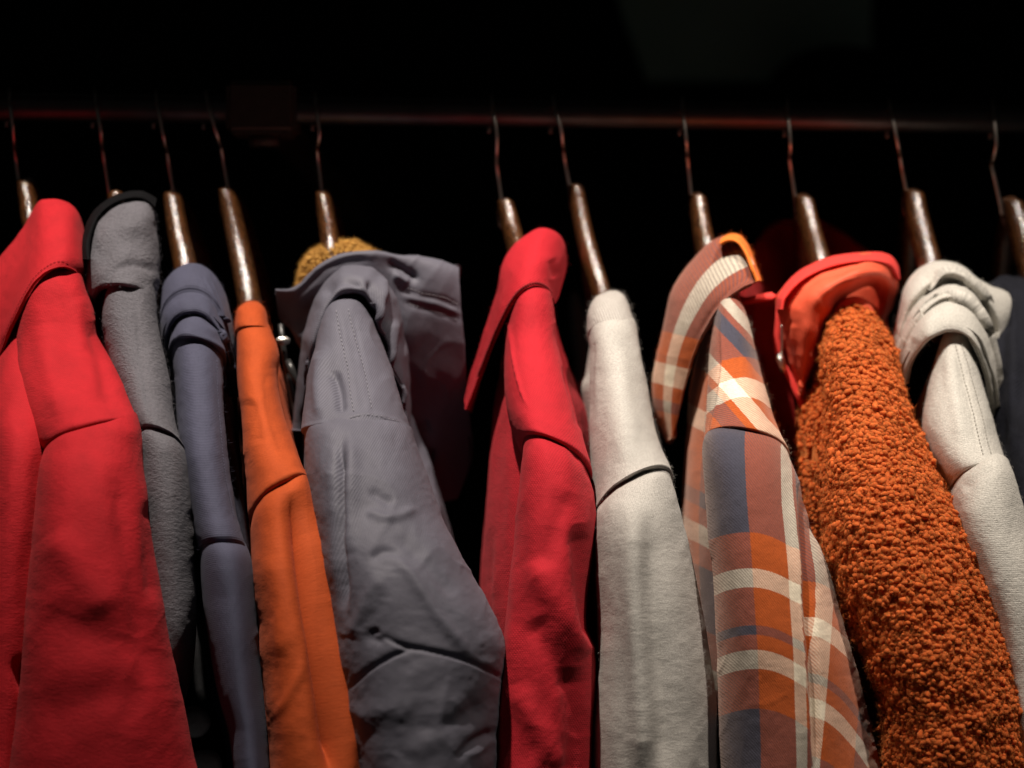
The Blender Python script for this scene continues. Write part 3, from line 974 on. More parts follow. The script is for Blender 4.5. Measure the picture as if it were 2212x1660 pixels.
# --- navy sweatshirt
t = garment('sweatshirt', 'navy blue jersey sweatshirt with a slouched ribbed collar beside the grey fleece', 'sweatshirt', 420, 700)
tube('body', [(700, 370, 470, .01, .03, 10), (900, 370, 505, .0, .07, 0), (1040, 380, 524, .0, .09, 0), (1180, 400, 540, .0, .10, 0), (1750, 480, 580, -.02, .10, 0)], NAVY, t, wrinkle=1.2)
tube('shoulder', [(645, 392, 448, .060, .016, 24), (684, 378, 470, .074, .026, 38, 6), (715, 366, 482, .082, .031, 50, 14), (728, 366, 486, .086, .032, 50, 14), (738, 372, 480, .084, .031, 46, 10),
                  (800, 378, 479, .100, .035, 34, 6), (900, 385, 484, .122, .038, 26), (1000, 399, 494, .142, .040, 22), (1100, 415, 512, .156, .042, 22), (1160, 428, 528, .164, .044, 24), (1172, 430, 532, .160, .040, 24)],
     NAVY, t, wrinkle=1.1, creases=[([(470, 760), (478, 900), (492, 1020), (508, 1120)], 5, 0.9), ([(385, 730), (420, 712), (460, 722), (490, 770)], 12, 1.5)], pile=[HAIR])
stitches('stitching', [(464, 780), (470, 900), (482, 1010), (500, 1120)], fabric('navy_thread', (0.10, 0.105, 0.16)), t, step=7, length=5)
tube('sleeve', [(1160, 436, 532, .150, .038, 22), (1178, 432, 542, .164, .047, 26, 6), (1230, 434, 550, .170, .050, 26), (1342, 444, 557, .176, .050, 18), (1480, 466, 568, .180, .050, 8), (1590, 492, 578, .184, .049, 4), (1720, 512, 588, .188, .049, 0)],
     NAVY, t, wrinkle=0.4, crumple=0.1, fine=0.02, p=2.3, creases=[([(475, 1230), (490, 1400), (520, 1640)], 26, -2.0)])
def arcs_sheet(name, rows, mat, parent, **opts):
    """nested rolls of one cloth: rows are (polyline, depth or depth list) from the outermost line to the innermost"""
    out = []
    for line, dd in rows:
        q = resample(np.array(line, float), 24)
        d = np.interp(np.linspace(0, 1, 24), np.linspace(0, 1, len(np.atleast_1d(dd))), np.atleast_1d(dd))
        out.append([(x, y, e) for (x, y), e in zip(q, d)])
    return sheet(name, out, mat, parent, **opts)


NO = [(346, 760), (340, 700), (342, 645), (358, 600), (393, 573), (430, 572), (462, 592), (487, 630), (503, 690), (510, 760), (511, 850)]
NV = [(354, 768), (347, 715), (350, 675), (366, 652), (388, 638), (412, 634), (440, 641), (466, 665), (488, 702), (502, 762), (508, 852)]
NI = [(366, 775), (362, 740), (366, 715), (378, 697), (396, 684), (414, 679), (440, 684), (463, 708), (482, 742), (496, 795), (505, 855)]
arcs_sheet('collar', [(lerp_pts(NO, NI, .12), [.02, .03, .03, .02]), (NO, [.044, .052, .052, .03]), (lerp_pts(NO, NV, .3), [.058, .072, .072, .044]), (lerp_pts(NO, NV, .7), [.066, .083, .083, .05]),
                      (NV, [.066, .084, .084, .05]), (lerp_pts(NV, NI, .3), [.074, .095, .094, .056]), (lerp_pts(NV, NI, .75), [.078, .101, .099, .06]), (NI, [.072, .097, .094, .056]), (lerp_pts(NV, NI, .86), [.055, .075, .072, .04])],
           NAVY, t, n=150, m=100, wrinkle=0.9, thick=0.003, pile=[HAIR], creases=[([(448, 600), (480, 660), (498, 740)], 3, -0.6), ([(438, 604), (470, 664), (490, 744)], 3, -0.6), ([(458, 598), (490, 664), (504, 744)], 3, -0.5)])

# --- orange sweatshirt
t = garment('sweatshirt', 'vivid orange jersey sweatshirt with a narrow neckband on a long bare hanger', 'sweatshirt', 545, 680)
tube('body', [(720, 520, 590, .0, .03, 10), (900, 515, 625, .0, .07, 0), (1100, 530, 670, .0, .09, 0), (1750, 570, 780, .0, .10, 0)], ORANGE, t, wrinkle=1.2)
tube('neckband', [(652, 531, 560, .036, .008, 6), (655, 520, 568, .044, .015, 10), (664, 512, 575, .052, .021, 12), (684, 509, 579, .060, .025, 14), (702, 509, 584, .066, .027, 14), (708, 511, 584, .064, .025, 14), (716, 514, 582, .058, .02, 14)],
     ORANGE, t, wrinkle=0.5, m=70, pile=[('hair', 900, 0.0018, 0.00006)])
tube('shoulder', [(692, 512, 580, .056, .020, 14), (704, 510, 586, .064, .026, 14), (740, 511, 598, .076, .030, 16), (800, 514, 599, .094, .034, 18), (880, 521, 614, .116, .038, 20), (960, 528, 641, .136, .042, 30, -8),
                  (1020, 536, 660, .150, .045, 40, -30), (1040, 540, 668, .155, .046, 44, -38), (1050, 542, 668, .150, .042, 44, -40)],
     ORANGE, t, wrinkle=1.1, creases=[([(592, 730), (603, 800), (625, 900), (650, 1000)], 7, 1.0), ([(575, 780), (590, 900), (620, 1000)], 16, -1.4), ([(540, 860), (560, 960)], 16, -1.5)])
tube('sleeve', [(1030, 544, 664, .142, .040, 44, -40), (1062, 540, 676, .158, .048, 48, -40), (1130, 542, 697, .166, .050, 40, -24), (1220, 546, 720, .176, .052, 26, -8), (1350, 556, 744, .186, .054, 16), (1480, 568, 770, .194, .054, 8), (1600, 580, 792, .200, .054, 4), (1720, 592, 814, .205, .054, 0)],
     ORANGE, t, crumple=0.3, wrinkle=0.7, wscale=(80, 120), p=2.5,
     creases=[([(628, 1060), (650, 1180), (675, 1320), (700, 1480), (725, 1690)], 24, -14), ([(674, 1090), (702, 1240), (732, 1420), (764, 1690)], 18, 4.0), ([(590, 1200), (610, 1300), (600, 1420)], 24, 1.5), ([(668, 1340), (656, 1430), (620, 1510), (590, 1550)], 10, 0.9), ([(560, 1300), (580, 1460), (576, 1560), (596, 1660)], 26, -1.0)])

# --- slate parka
t = garment('parka', 'slate grey parka with mustard pile inside its collar and a wide stitched hood flap', 'parka', 760, 600)
tube('body', [(680, 660, 800, .01, .03, 10), (800, 652, 850, .0, .07, 10), (1000, 655, 930, .0, .10, 0), (1300, 690, 1010, .0, .12, 0), (1750, 760, 1060, .0, .12, 0)], PARKA, t, wrinkle=1.6, wscale=(50, 260),
     creases=[([(668, 900), (680, 1100), (705, 1300)], 12, 2.5), ([(700, 850), (700, 1000), (715, 1250)], 14, -3)])
tube('collar_lining', [(524, 712, 772, .014, .010, 10), (530, 690, 796, .018, .014, 14), (540, 670, 816, .021, .016, 18), (566, 654, 832, .022, .017, 20), (600, 646, 846, .021, .017, 20), (640, 646, 846, .02, .017, 20)],
     MUST, t, m=70, n=110, fine=0.8, crumple=0, pile=[('curl', 4000, 0.0009, 120000, 0.0019, 0.00012)])
sheet('collar', [
    [(600, 640, .0), (650, 625, .01), (700, 585, .014), (745, 566, .014), (800, 560, .014), (870, 562, .02), (940, 572, .016), (986, 588, .010), (990, 592, .008)],
    [(595, 624, .036), (625, 622, .044), (652, 608, .048), (690, 572, .052), (740, 549, .055), (800, 542, .055), (870, 548, .050), (940, 560, .044), (988, 576, .038), (993, 580, .036)],
    [(596, 650, .032), (640, 648, .046), (690, 606, .053), (740, 580, .057), (800, 574, .057), (870, 590, .053), (940, 602, .052), (990, 616, .046), (995, 620, .044)],
    [(604, 690, .020), (640, 690, .034), (700, 660, .046), (760, 640, .048), (820, 660, .048), (880, 720, .047), (940, 730, .043), (997, 740, .038), (1002, 742, .036)],
    [(626, 712, .024), (650, 730, .036), (710, 740, .044), (770, 740, .044), (840, 800, .042), (890, 860, .024), (950, 860, .021), (1006, 870, .016), (1012, 872, .014)],
    [(640, 735, .016), (660, 770, .026), (720, 800, .034), (780, 820, .030), (850, 920, .016), (893, 985, .000), (950, 996, -.002), (1014, 982, -.006), (1020, 986, -.008)],
    [(650, 750, .0), (670, 800, .016), (725, 850, .024), (790, 880, .016), (860, 980, .004), (900, 1070, -.014), (950, 1085, -.016), (984, 1080, -.018), (990, 1076, -.02)]],
    PARKA, t, n=190, m=130, wrinkle=1.0, wscale=(90, 200), fine=0.05, crumple=0.8, thick=0.003,
    creases=[([(866, 628), (910, 640), (960, 650), (996, 668)], 6, -1.4), ([(872, 652), (910, 663), (955, 674), (996, 690)], 6, -1.4), ([(868, 640), (930, 652), (996, 679)], 6, 1.2),
             ([(838, 566), (870, 584), (905, 606)], 9, -3.5), ([(850, 592), (885, 610)], 9, 3), ([(640, 640), (690, 590), (745, 564), (800, 560)], 8, -1.5), ([(900, 820), (950, 800), (990, 830)], 30, 1.5), ([(900, 930), (930, 920)], 12, -3), ([(915, 985), (940, 990)], 14, -4)],
    pile=[('hair', 400, 0.0014, 0.00006)])
stitches('stitching', [(880, 622), (915, 633), (960, 643), (992, 658)], T_LIGHT, t, step=8, length=5)
stitches('stitching', [(884, 657), (915, 667), (955, 678), (990, 692)], T_LIGHT, t, step=8, length=5)
fold('hood_fold', [(632, 930), (640, 860), (650, 770), (668, 680), (702, 612), (745, 578), (795, 578), (835, 612), (860, 665), (878, 745), (888, 830), (890, 930)],
     [(662, 930), (664, 860), (674, 780), (696, 705), (724, 650), (762, 632), (796, 655), (814, 710), (836, 780), (858, 850), (874, 930)], .072, .092, .016, PARKA, t,
     dcol=[-.03, -.012, 0, 0, 0, -.01, -.02, -.03], n=170, m=80, wrinkle=1.3, wscale=(40, 60), thick=0.002,
     creases=[([(698, 640), (720, 618), (752, 608), (784, 622)], 9, -3), ([(796, 606), (806, 640), (808, 690)], 7, -3.5), ([(820, 600), (826, 640), (820, 700)], 8, 3.5), ([(830, 640), (834, 700), (826, 770)], 9, -4), ([(850, 690), (852, 760), (840, 800)], 10, 3), ([(866, 720), (858, 800), (864, 880)], 9, -4)])
tube('shoulder', [(630, 716, 772, .055, .020, 14), (645, 702, 790, .068, .030, 18), (662, 694, 797, .078, .034, 20), (720, 680, 822, .094, .038, 22), (790, 666, 850, .112, .042, 24), (860, 656, 876, .130, .046, 26), (905, 652, 890, .142, .048, 22, 6), (920, 652, 896, .147, .048, 20, 8), (928, 660, 894, .142, .044, 20, 8)],
     PARKA, t, crumple=0.7, wrinkle=0.7, wscale=(60, 130), creases=[([(735, 668), (755, 780), (775, 910)], 7, 0.7), ([(728, 690), (748, 800), (766, 905)], 3, -0.5), ([(764, 680), (788, 800), (808, 910)], 3, -0.5), ([(720, 800), (733, 845), (738, 890)], 11, -4), ([(695, 760), (690, 840), (694, 910)], 14, 2.5), ([(860, 800), (876, 850), (890, 900)], 10, -3), ([(745, 900), (800, 896), (850, 908), (890, 930)], 6, 0.8)])
stitches('stitching', [(727, 672), (735, 720), (752, 800), (765, 890)], T_LIGHT, t, step=9, length=5, width=1.4)
stitches('stitching', [(752, 668), (764, 720), (786, 800), (803, 890)], T_LIGHT, t, step=9, length=5, width=1.4)
stitches('stitching', [(756, 903), (800, 899), (850, 911), (886, 930)], T_LIGHT, t, step=9, length=5, width=1.4)
tube('sleeve', [(903, 662, 892, .143, .045, 20, 8), (928, 656, 900, .150, .052, 24, 12), (1000, 660, 926, .162, .060, 26, 14), (1090, 672, 956, .172, .066, 24, 10), (1160, 682, 990, .180, .070, 22), (1230, 692, 1024, .186, .074, 20), (1300, 704, 1058, .190, .076, 16), (1375, 716, 1090, .194, .076, 12),
                (1420, 722, 1092, .196, .076, 12), (1500, 736, 1084, .199, .076, 8), (1600, 752, 1074, .202, .076, 4), (1720, 772, 1062, .206, .076, 0)],
     PARKA, t, n=200, m=260, crumple=1.2, cscale=(120, 170), wrinkle=0.8, wscale=(120, 120), p=2.5, fine=0.2,
     creases=[([(738, 950), (735, 1040), (732, 1180), (742, 1320)], 10, -6), ([(760, 940), (756, 1060), (752, 1200)], 18, 2.5),
              ([(820, 1372), (870, 1398), (930, 1410), (1010, 1432), (1088, 1470)], 9, -2.0, 's'), ([(756, 1490), (800, 1450), (850, 1420), (890, 1404)], 9, -2.0, 's'),
              ([(840, 1190), (890, 1250), (950, 1340), (1010, 1410)], 12, 2.0), ([(860, 1150), (920, 1220), (980, 1290)], 16, -1.6), ([(790, 1100), (840, 1120), (900, 1098)], 10, 1.8), ([(800, 1060), (850, 1090)], 10, -1.6),
              ([(760, 1380), (790, 1300), (830, 1240)], 22, 2), ([(800, 1210), (830, 1190), (860, 1200)], 10, -1.5), ([(820, 1360), (804, 1376), (830, 1390)], 10, -1.4), ([(900, 1580), (980, 1560), (1050, 1520)], 22, -1.6), ([(880, 1640), (940, 1580), (1000, 1500)], 30, 1.4),
              ([(985, 1640), (1030, 1600), (1075, 1580)], 12, -2), ([(770, 1560), (830, 1530), (900, 1540)], 34, 1.4), ([(930, 1000), (960, 1080), (1000, 1150)], 10, 1.5)])
zp = sweep('zipper', U(np.array([606, 612, 620, 630, 640, 650]), np.array([700, 750, 800, 850, 900, 960]), np.full(6, 0.035)), np.full((6, 2), 0.0016), M_BLACKZ, t, 10)
sweep('snap_button', np.array([U(611, 737, 0.040), U(611, 737, 0.044)]), np.array([[0.0042, 0.0024]] * 2), M_SILVER, t, 24)
sweep('zipper_pull', U(np.array([622, 630, 640, 646]), np.array([778, 800, 822, 838]), np.array([.042, .044, .044, .042])), np.array([[0.0016, .0012], [.0022, .0012], [.0016, .0012], [.001, .001]]), M_BLACKZ, t, 12)

# --- red polo shirt
t = garment('polo_shirt', 'crimson pique polo shirt with a ribbed collar, in the middle of the rail', 'polo shirt', 1150, 620)
tube('body', [(690, 1095, 1200, .01, .05, 10), (800, 1082, 1236, .0, .10, 10), (900, 1064, 1276, .0, .125, 0), (1050, 1050, 1292, .0, .145, 0), (1250, 1040, 1292, .0, .155, 0), (1450, 1040, 1292, .0, .155, 0), (1750, 1030, 1285, .0, .155, 0)], POLO, t, wrinkle=1.5, wscale=(50, 260), p=2.0)
tube('shoulder', [(600, 1128, 1180, .064, .018, 16), (616, 1114, 1190, .072, .026, 20), (650, 1104, 1196, .080, .030, 24), (720, 1093, 1208, .090, .034, 28), (800, 1088, 1231, .112, .038, 34, 4), (870, 1096, 1254, .130, .042, 40, 12), (925, 1112, 1270, .146, .045, 44, 24), (948, 1126, 1278, .152, .046, 46, 34), (956, 1130, 1276, .147, .042, 46, 36)],
     POLO, t, wrinkle=0.9, creases=[([(1098, 700), (1106, 770), (1122, 840), (1138, 880)], 5, 1.3, 's'), ([(1220, 790), (1240, 850), (1262, 930)], 12, -2)], pile=[('hair', 600, 0.0018, 0.00006)])
tube('sleeve', [(936, 1140, 1270, .139, .039, 46, 36), (957, 1132, 1277, .149, .045, 48, 38), (974, 1130, 1281, .157, .050, 48, 36), (1010, 1124, 1286, .164, .052, 44, 24), (1100, 1116, 1288, .172, .054, 30, 8), (1250, 1104, 1287, .178, .056, 16), (1400, 1084, 1288, .180, .056, 8), (1520, 1070, 1290, .181, .056, 4), (1720, 1046, 1282, .182, .056, 0)],
     POLO, t, crumple=0.5, wrinkle=1.1, wscale=(60, 130), p=2.4,
     creases=[([(1235, 1060), (1200, 1140), (1165, 1230)], 30, -2.4), ([(1150, 1210), (1200, 1300), (1270, 1420)], 30, 3), ([(1250, 1130), (1268, 1250), (1285, 1400)], 24, -5), ([(1140, 1340), (1200, 1430), (1230, 1500)], 26, -2.4), ([(1235, 1440), (1246, 1560), (1236, 1700)], 26, -4.5), ([(1110, 1480), (1160, 1570), (1220, 1670)], 26, 2.6), ([(1115, 1200), (1105, 1400), (1080, 1600)], 12, 1.5)])
sheet('collar', [
    [(1010, 890, .0), (1030, 820, .006), (1052, 740, .012), (1082, 640, .016), (1110, 556, .018), (1150, 520, .018), (1185, 514, .018), (1212, 530, .010), (1220, 570, .0)],
    [(1003, 862, .030), (1014, 812, .036), (1030, 768, .042), (1047, 712, .048), (1074, 632, .052), (1086, 572, .052), (1110, 530, .050), (1150, 502, .050), (1178, 494, .050), (1206, 505, .044), (1222, 532, .034), (1226, 566, .02)],
    [(1004, 872, .044), (1036, 780, .058), (1058, 715, .068), (1088, 630, .082), (1118, 580, .086), (1155, 556, .086), (1185, 556, .080), (1208, 575, .066), (1220, 600, .04)],
    [(1005, 880, .054), (1036, 800, .070), (1060, 735, .080), (1086, 672, .092), (1118, 620, .100), (1150, 600, .100), (1178, 604, .094), (1196, 625, .078), (1208, 640, .05)],
    [(1006, 886, .056), (1037, 806, .072), (1062, 741, .082), (1088, 686, .094), (1120, 636, .103), (1152, 618, .103), (1178, 622, .098), (1193, 640, .084), (1200, 656, .06)]],
    POLOK, t, wrinkle=0.6, thick=0.0022, n=150, m=80, uvfn=lambda px, py, a, b: (px * 0.55 + py * 0.85, py * 0.5 - px * 0.6), pile=[('hair', 700, 0.0016, 0.00006)],
    creases=[([(1095, 600), (1150, 560), (1205, 580)], 16, 0.8), ([(1190, 560), (1205, 600)], 12, -1.5)])
stitches('collar_edging', [(1006, 884), (1037, 803), (1062, 738), (1088, 682), (1119, 632), (1151, 613), (1177, 617), (1192, 635)], POLOD, t, step=5.2, length=4.6, width=7, lift=0.0002)

# --- light grey sweatshirt
t = garment('sweatshirt', 'light grey marl sweatshirt with a ribbed neckband between the red polo and the plaid shirt', 'sweatshirt', 1310, 660)
tube('body', [(740, 1276, 1365, .01, .05, 10), (800, 1266, 1385, .0, .085, 10), (832, 1252, 1392, .0, .095, 8), (900, 1262, 1412, .0, .115, 0), (1050, 1278, 1440, .0, .135, 0), (1300, 1284, 1480, .0, .12, 0), (1750, 1284, 1540, .0, .12, 0)], GREYS, t, wrinkle=1.2, p=2.0)
tube('neckband', [(628, 1308, 1338, .036, .008, 6), (632, 1292, 1348, .044, .016, 10), (642, 1278, 1356, .054, .022, 14), (664, 1269, 1364, .062, .026, 18, -2), (690, 1268, 1372, .070, .028, 22, -6), (700, 1269, 1374, .070, .027, 22, -8), (708, 1272, 1373, .064, .022, 22, -8)], GREYR, t, m=80, crumple=0.2, wrinkle=0.35, pile=[('hair', 1000, 0.0022, 0.00006)])
tube('shoulder', [(676, 1274, 1368, .058, .022, 20, -8), (692, 1270, 1376, .068, .028, 22, -8), (740, 1275, 1383, .082, .031, 26, -4), (800, 1276, 1397, .098, .035, 30), (880, 1276, 1412, .118, .040, 36), (950, 1278, 1432, .134, .044, 44, -10), (1010, 1280, 1447, .148, .047, 50, -36), (1024, 1281, 1450, .152, .048, 52, -44), (1032, 1283, 1449, .147, .044, 52, -46)],
     GREYS, t, wrinkle=1.0, p=2.2, creases=[([(1300, 690), (1330, 790), (1345, 900), (1352, 1000)], 26, 4), ([(1290, 740), (1282, 820), (1278, 900)], 5, -1.0), ([(1380, 760), (1405, 860), (1432, 970)], 4, -0.5)], pile=[('hair', 2600, 0.0015, 0.00006)])
tube('sleeve', [(1012, 1287, 1442, .136, .040, 52, -46), (1034, 1283, 1449, .147, .045, 55, -46), (1050, 1281, 1455, .156, .051, 55, -42), (1105, 1283, 1477, .164, .055, 42, -18), (1200, 1285, 1500, .170, .056, 24, -4), (1320, 1288, 1520, .174, .056, 14), (1450, 1285, 1541, .176, .056, 6), (1560, 1280, 1551, .177, .056, 2), (1720, 1277, 1556, .178, .056, 0)],
     GREYS, t, wrinkle=1.0, wscale=(80, 200), p=2.5, creases=[([(1372, 1080), (1372, 1200), (1376, 1330), (1386, 1480), (1396, 1690)], 24, 5.5), ([(1404, 1100), (1408, 1300), (1424, 1500), (1434, 1690)], 30, -3.5)], pile=[('hair', 4500, 0.0015, 0.00006)])

# --- plaid flannel shirt
t = garment('plaid_shirt', 'plaid flannel shirt in rust, slate and cream with a turned down collar', 'shirt', 1560, 620)
WB = [(-400, PB), (-60, PR), (0, PB), (22, PR), (60, PB), (140, PR), (220, PB)]
body_plaid = plaid('plaid_body', [(-400, PR), (0, PR), (36, PB), (100, PR), (160, PB)],
                   [(400, PB), (690, PR), (700, PB), (792, PR), (872, PC), (915, PR), (1040, PB), (1074, PR), (1112, PC), (1152, PR), (1200, PB), (1340, PR), (1420, PC), (1460, PR), (1560, PB)])
tube('body', [(665, 1548, 1590, .01, .02, 10), (720, 1520, 1620, .01, .07, 10), (800, 1500, 1650, .0, .10, 0), (900, 1489, 1680, .0, .12, 0), (1000, 1479, 1700, .0, .135, 0), (1100, 1474, 1720, .0, .14, 0), (1300, 1480, 1740, .0, .14, 0), (1750, 1510, 1800, .0, .12, 0)], body_plaid, t, wrinkle=1.2, p=2.0,
     uvfn=lambda px, py, xl, y: (px - xl, py - 0.55 * (px - xl)))
yoke_plaid = plaid('plaid_yoke', [(300, PR), (560, PB), (600, PR), (614, PC), (646, PR), (694, PB), (722, PR), (736, PC), (757, PR), (800, PB)],
                   [(400, PB), (772, PR), (818, PC), (858, PR), (938, PB), (960, PR)])
tube('shoulder', [(630, 1556, 1590, .074, .014, 14), (640, 1550, 1602, .082, .022, 18), (668, 1544, 1614, .090, .027, 24), (720, 1534, 1628, .100, .031, 30), (780, 1530, 1644, .110, .035, 34), (840, 1528, 1664, .128, .039, 40), (895, 1523, 1687, .142, .043, 44, 6), (924, 1520, 1704, .150, .045, 44, 14), (933, 1521, 1704, .145, .041, 44, 14)],
     yoke_plaid, t, wrinkle=0.8, uvfn=lambda px, py, xl, y: (px * .75 - py * .66, py - 0.006 * (px - 1605) ** 2), creases=[([(1556, 680), (1562, 780), (1552, 860), (1530, 935)], 4, 1.2, 's'), ([(1590, 760), (1594, 840)], 3, -0.4)], pile=[('hair', 2200, 0.0022, 0.00006)])


def sleeve_uv(px, py, xl, y):
    cr_y = np.array([900, 1000, 1150, 1300, 1400, 1500, 1660, 1750]); cr_x = np.array([1712, 1712, 1722, 1728, 1736, 1744, 1752, 1756])
    cx = np.interp(py, cr_y, cr_x)
    u = px - xl
    vL = py - np.where(u < 83, 18 * ((u - 83) / 83) ** 2, 22 * ((u - 83) / 77) ** 2)
    c2 = np.interp(py, [1000, 1167, 1262, 1359, 1457, 1569, 1653, 1750], [1768, 1777, 1788, 1780, 1771, 1761, 1754, 1748])
    u2 = 400 + px - c2
    vR = py - 100 - 70 * (np.clip(px - 1735, 0, 400) / 110) ** 2
    r = px > cx
    return np.where(r, u2, u), np.where(r, vR, vL)


sleeve_plaid = plaid('plaid_sleeve', [(-300, PR), (0, PB), (87, PR), (165, PC), (186, PR), (215, PB), (250, PR), (330, PB), (352, PR), (382, PC), (418, PR), (490, PB), (520, PR), (560, PC), (590, PR)],
                     [(700, PB), (1150, PR), (1227, PC), (1270, PR), (1352, PB), (1371, PR), (1402, PC), (1445, PR), (1530, PB), (1700, PR)])
tube('sleeve', [(914, 1528, 1698, .138, .038, 46, 14), (934, 1522, 1706, .149, .044, 48, 18), (950, 1520, 1711, .155, .049, 47, 18), (1000, 1521, 1724, .162, .054, 42, 14), (1080, 1525, 1750, .168, .058, 34, 10), (1200, 1535, 1790, .174, .062, 24, 8), (1300, 1541, 1816, .177, .064, 18, 6), (1400, 1548, 1844, .179, .066, 14), (1500, 1551, 1868, .180, .066, 10), (1600, 1554, 1890, .181, .066, 8), (1740, 1557, 1920, .182, .066, 4)],
     sleeve_plaid, t, n=260, m=260, wrinkle=0.9, wscale=(120, 160), p=2.6, uvfn=sleeve_uv,
     creases=[([(1712, 1010), (1722, 1150), (1728, 1300), (1736, 1400), (1744, 1500), (1752, 1690)], 13, 2.6), ([(1728, 1060), (1740, 1180), (1746, 1300), (1752, 1400), (1757, 1500), (1764, 1690)], 11, -5.0), ([(1760, 1110), (1756, 1200), (1764, 1300)], 16, -2)], pile=[('hair', 2600, 0.0022, 0.00006)])
collar_plaid = plaid('plaid_collar', [(-50, PR), (0, PR), (30, PC), (58, PR), (110, PR)], [(300, PB), (712, PR), (782, PC), (828, PR), (862, PB), (886, PR), (960, PB)])
sheet('collar', [
    [(1445, 960, .0), (1420, 900, .006), (1422, 830, .012), (1440, 745, .014), (1455, 680, .016), (1492, 600, .016), (1540, 545, .016), (1575, 530, .016), (1600, 540, .014)],
    [(1440, 955, .034), (1417, 900, .038), (1409, 835, .042), (1414, 790, .044), (1425, 740, .046), (1438, 680, .050), (1450, 632, .052), (1480, 582, .052), (1530, 527, .052), (1568, 509, .052), (1590, 512, .052)],
    [(1446, 950, .050), (1436, 880, .056), (1440, 800, .062), (1455, 730, .070), (1480, 665, .078), (1515, 608, .084), (1555, 568, .086), (1590, 548, .086), (1614, 540, .080)],
    [(1452, 945, .056), (1455, 870, .064), (1466, 800, .072), (1485, 735, .082), (1515, 680, .092), (1545, 638, .100), (1585, 605, .104), (1618, 588, .102), (1633, 582, .094)],
    [(1455, 945, .056), (1465, 890, .064), (1480, 820, .074), (1502, 752, .086), (1532, 694, .098), (1562, 653, .106), (1600, 624, .110), (1628, 611, .108), (1641, 606, .100)]],
    collar_plaid, t, n=170, m=90, wrinkle=0.5, thick=0.0028, uvfn=lambda px, py, a, b: ((a - 1) / 3 * 100, py - 0.25 * (px - 1420)),
    creases=[([(1500, 735), (1540, 670), (1585, 620), (1636, 590)], 3.5, -0.7)], pile=[('hair', 1500, 0.0020, 0.00006)])
LIN = fabric('orange_lining', (0.78, 0.20, 0.03), weave='twill', per=4, bump=0.2)
fold('collar_lining', [(1556, 514), (1575, 506), (1598, 509), (1618, 533), (1632, 570), (1645, 606)], [(1556, 528), (1572, 520), (1592, 524), (1609, 545), (1624, 580), (1636, 607)], .052, .088, .001, LIN, t, dcol=[0, 0.004, .012, .02, .022], n=60, m=30, wrinkle=0.2, thick=0.0012, pile=[('hair', 500, 0.0018, 0.00006)])

# --- sherpa jacket with a coral collar
t = garment('sherpa_jacket', 'shaggy rust sherpa jacket with a coral nylon hood collar and silver zip pull', 'jacket', 1840, 640)
PILE_B = [('curl', 7000, 0.00125, 150000, 0.0017, 0.00015)]
tube('body', [(760, 1775, 1890, .01, .04, 10), (860, 1736, 1910, .0, .115, 10), (950, 1720, 1930, .0, .140, 0), (1060, 1726, 1950, .0, .155, 0), (1150, 1743, 1980, .0, .160, 0), (1300, 1765, 2020, .0, .160, 0), (1500, 1790, 2060, .0, .160, 0), (1750, 1810, 2100, .0, .160, 0)],
     SHERPA, t, p=2.0, pile=PILE_B)
tube('sleeve', [(666, 1830, 1866, .062, .010, 12), (672, 1806, 1882, .070, .020, 18), (692, 1790, 1902, .079, .028, 26), (725, 1781, 1926, .090, .036, 34), (780, 1782, 1940, .102, .042, 40), (860, 1790, 1966, .120, .048, 44), (960, 1792, 2002, .140, .054, 44), (1060, 1784, 2058, .156, .060, 38), (1150, 1790, 2104, .166, .062, 32),
                (1250, 1810, 2146, .174, .064, 26), (1350, 1846, 2174, .180, .066, 20), (1450, 1884, 2196, .184, .066, 14), (1560, 1910, 2214, .186, .066, 8), (1740, 1926, 2236, .188, .066, 4)],
     SHERPA, t, n=200, m=320, wrinkle=1.6, wscale=(80, 90), fine=0.9, crumple=0, pile=[('curl', 13000, 0.00125, 420000, 0.0017, 0.00015)])
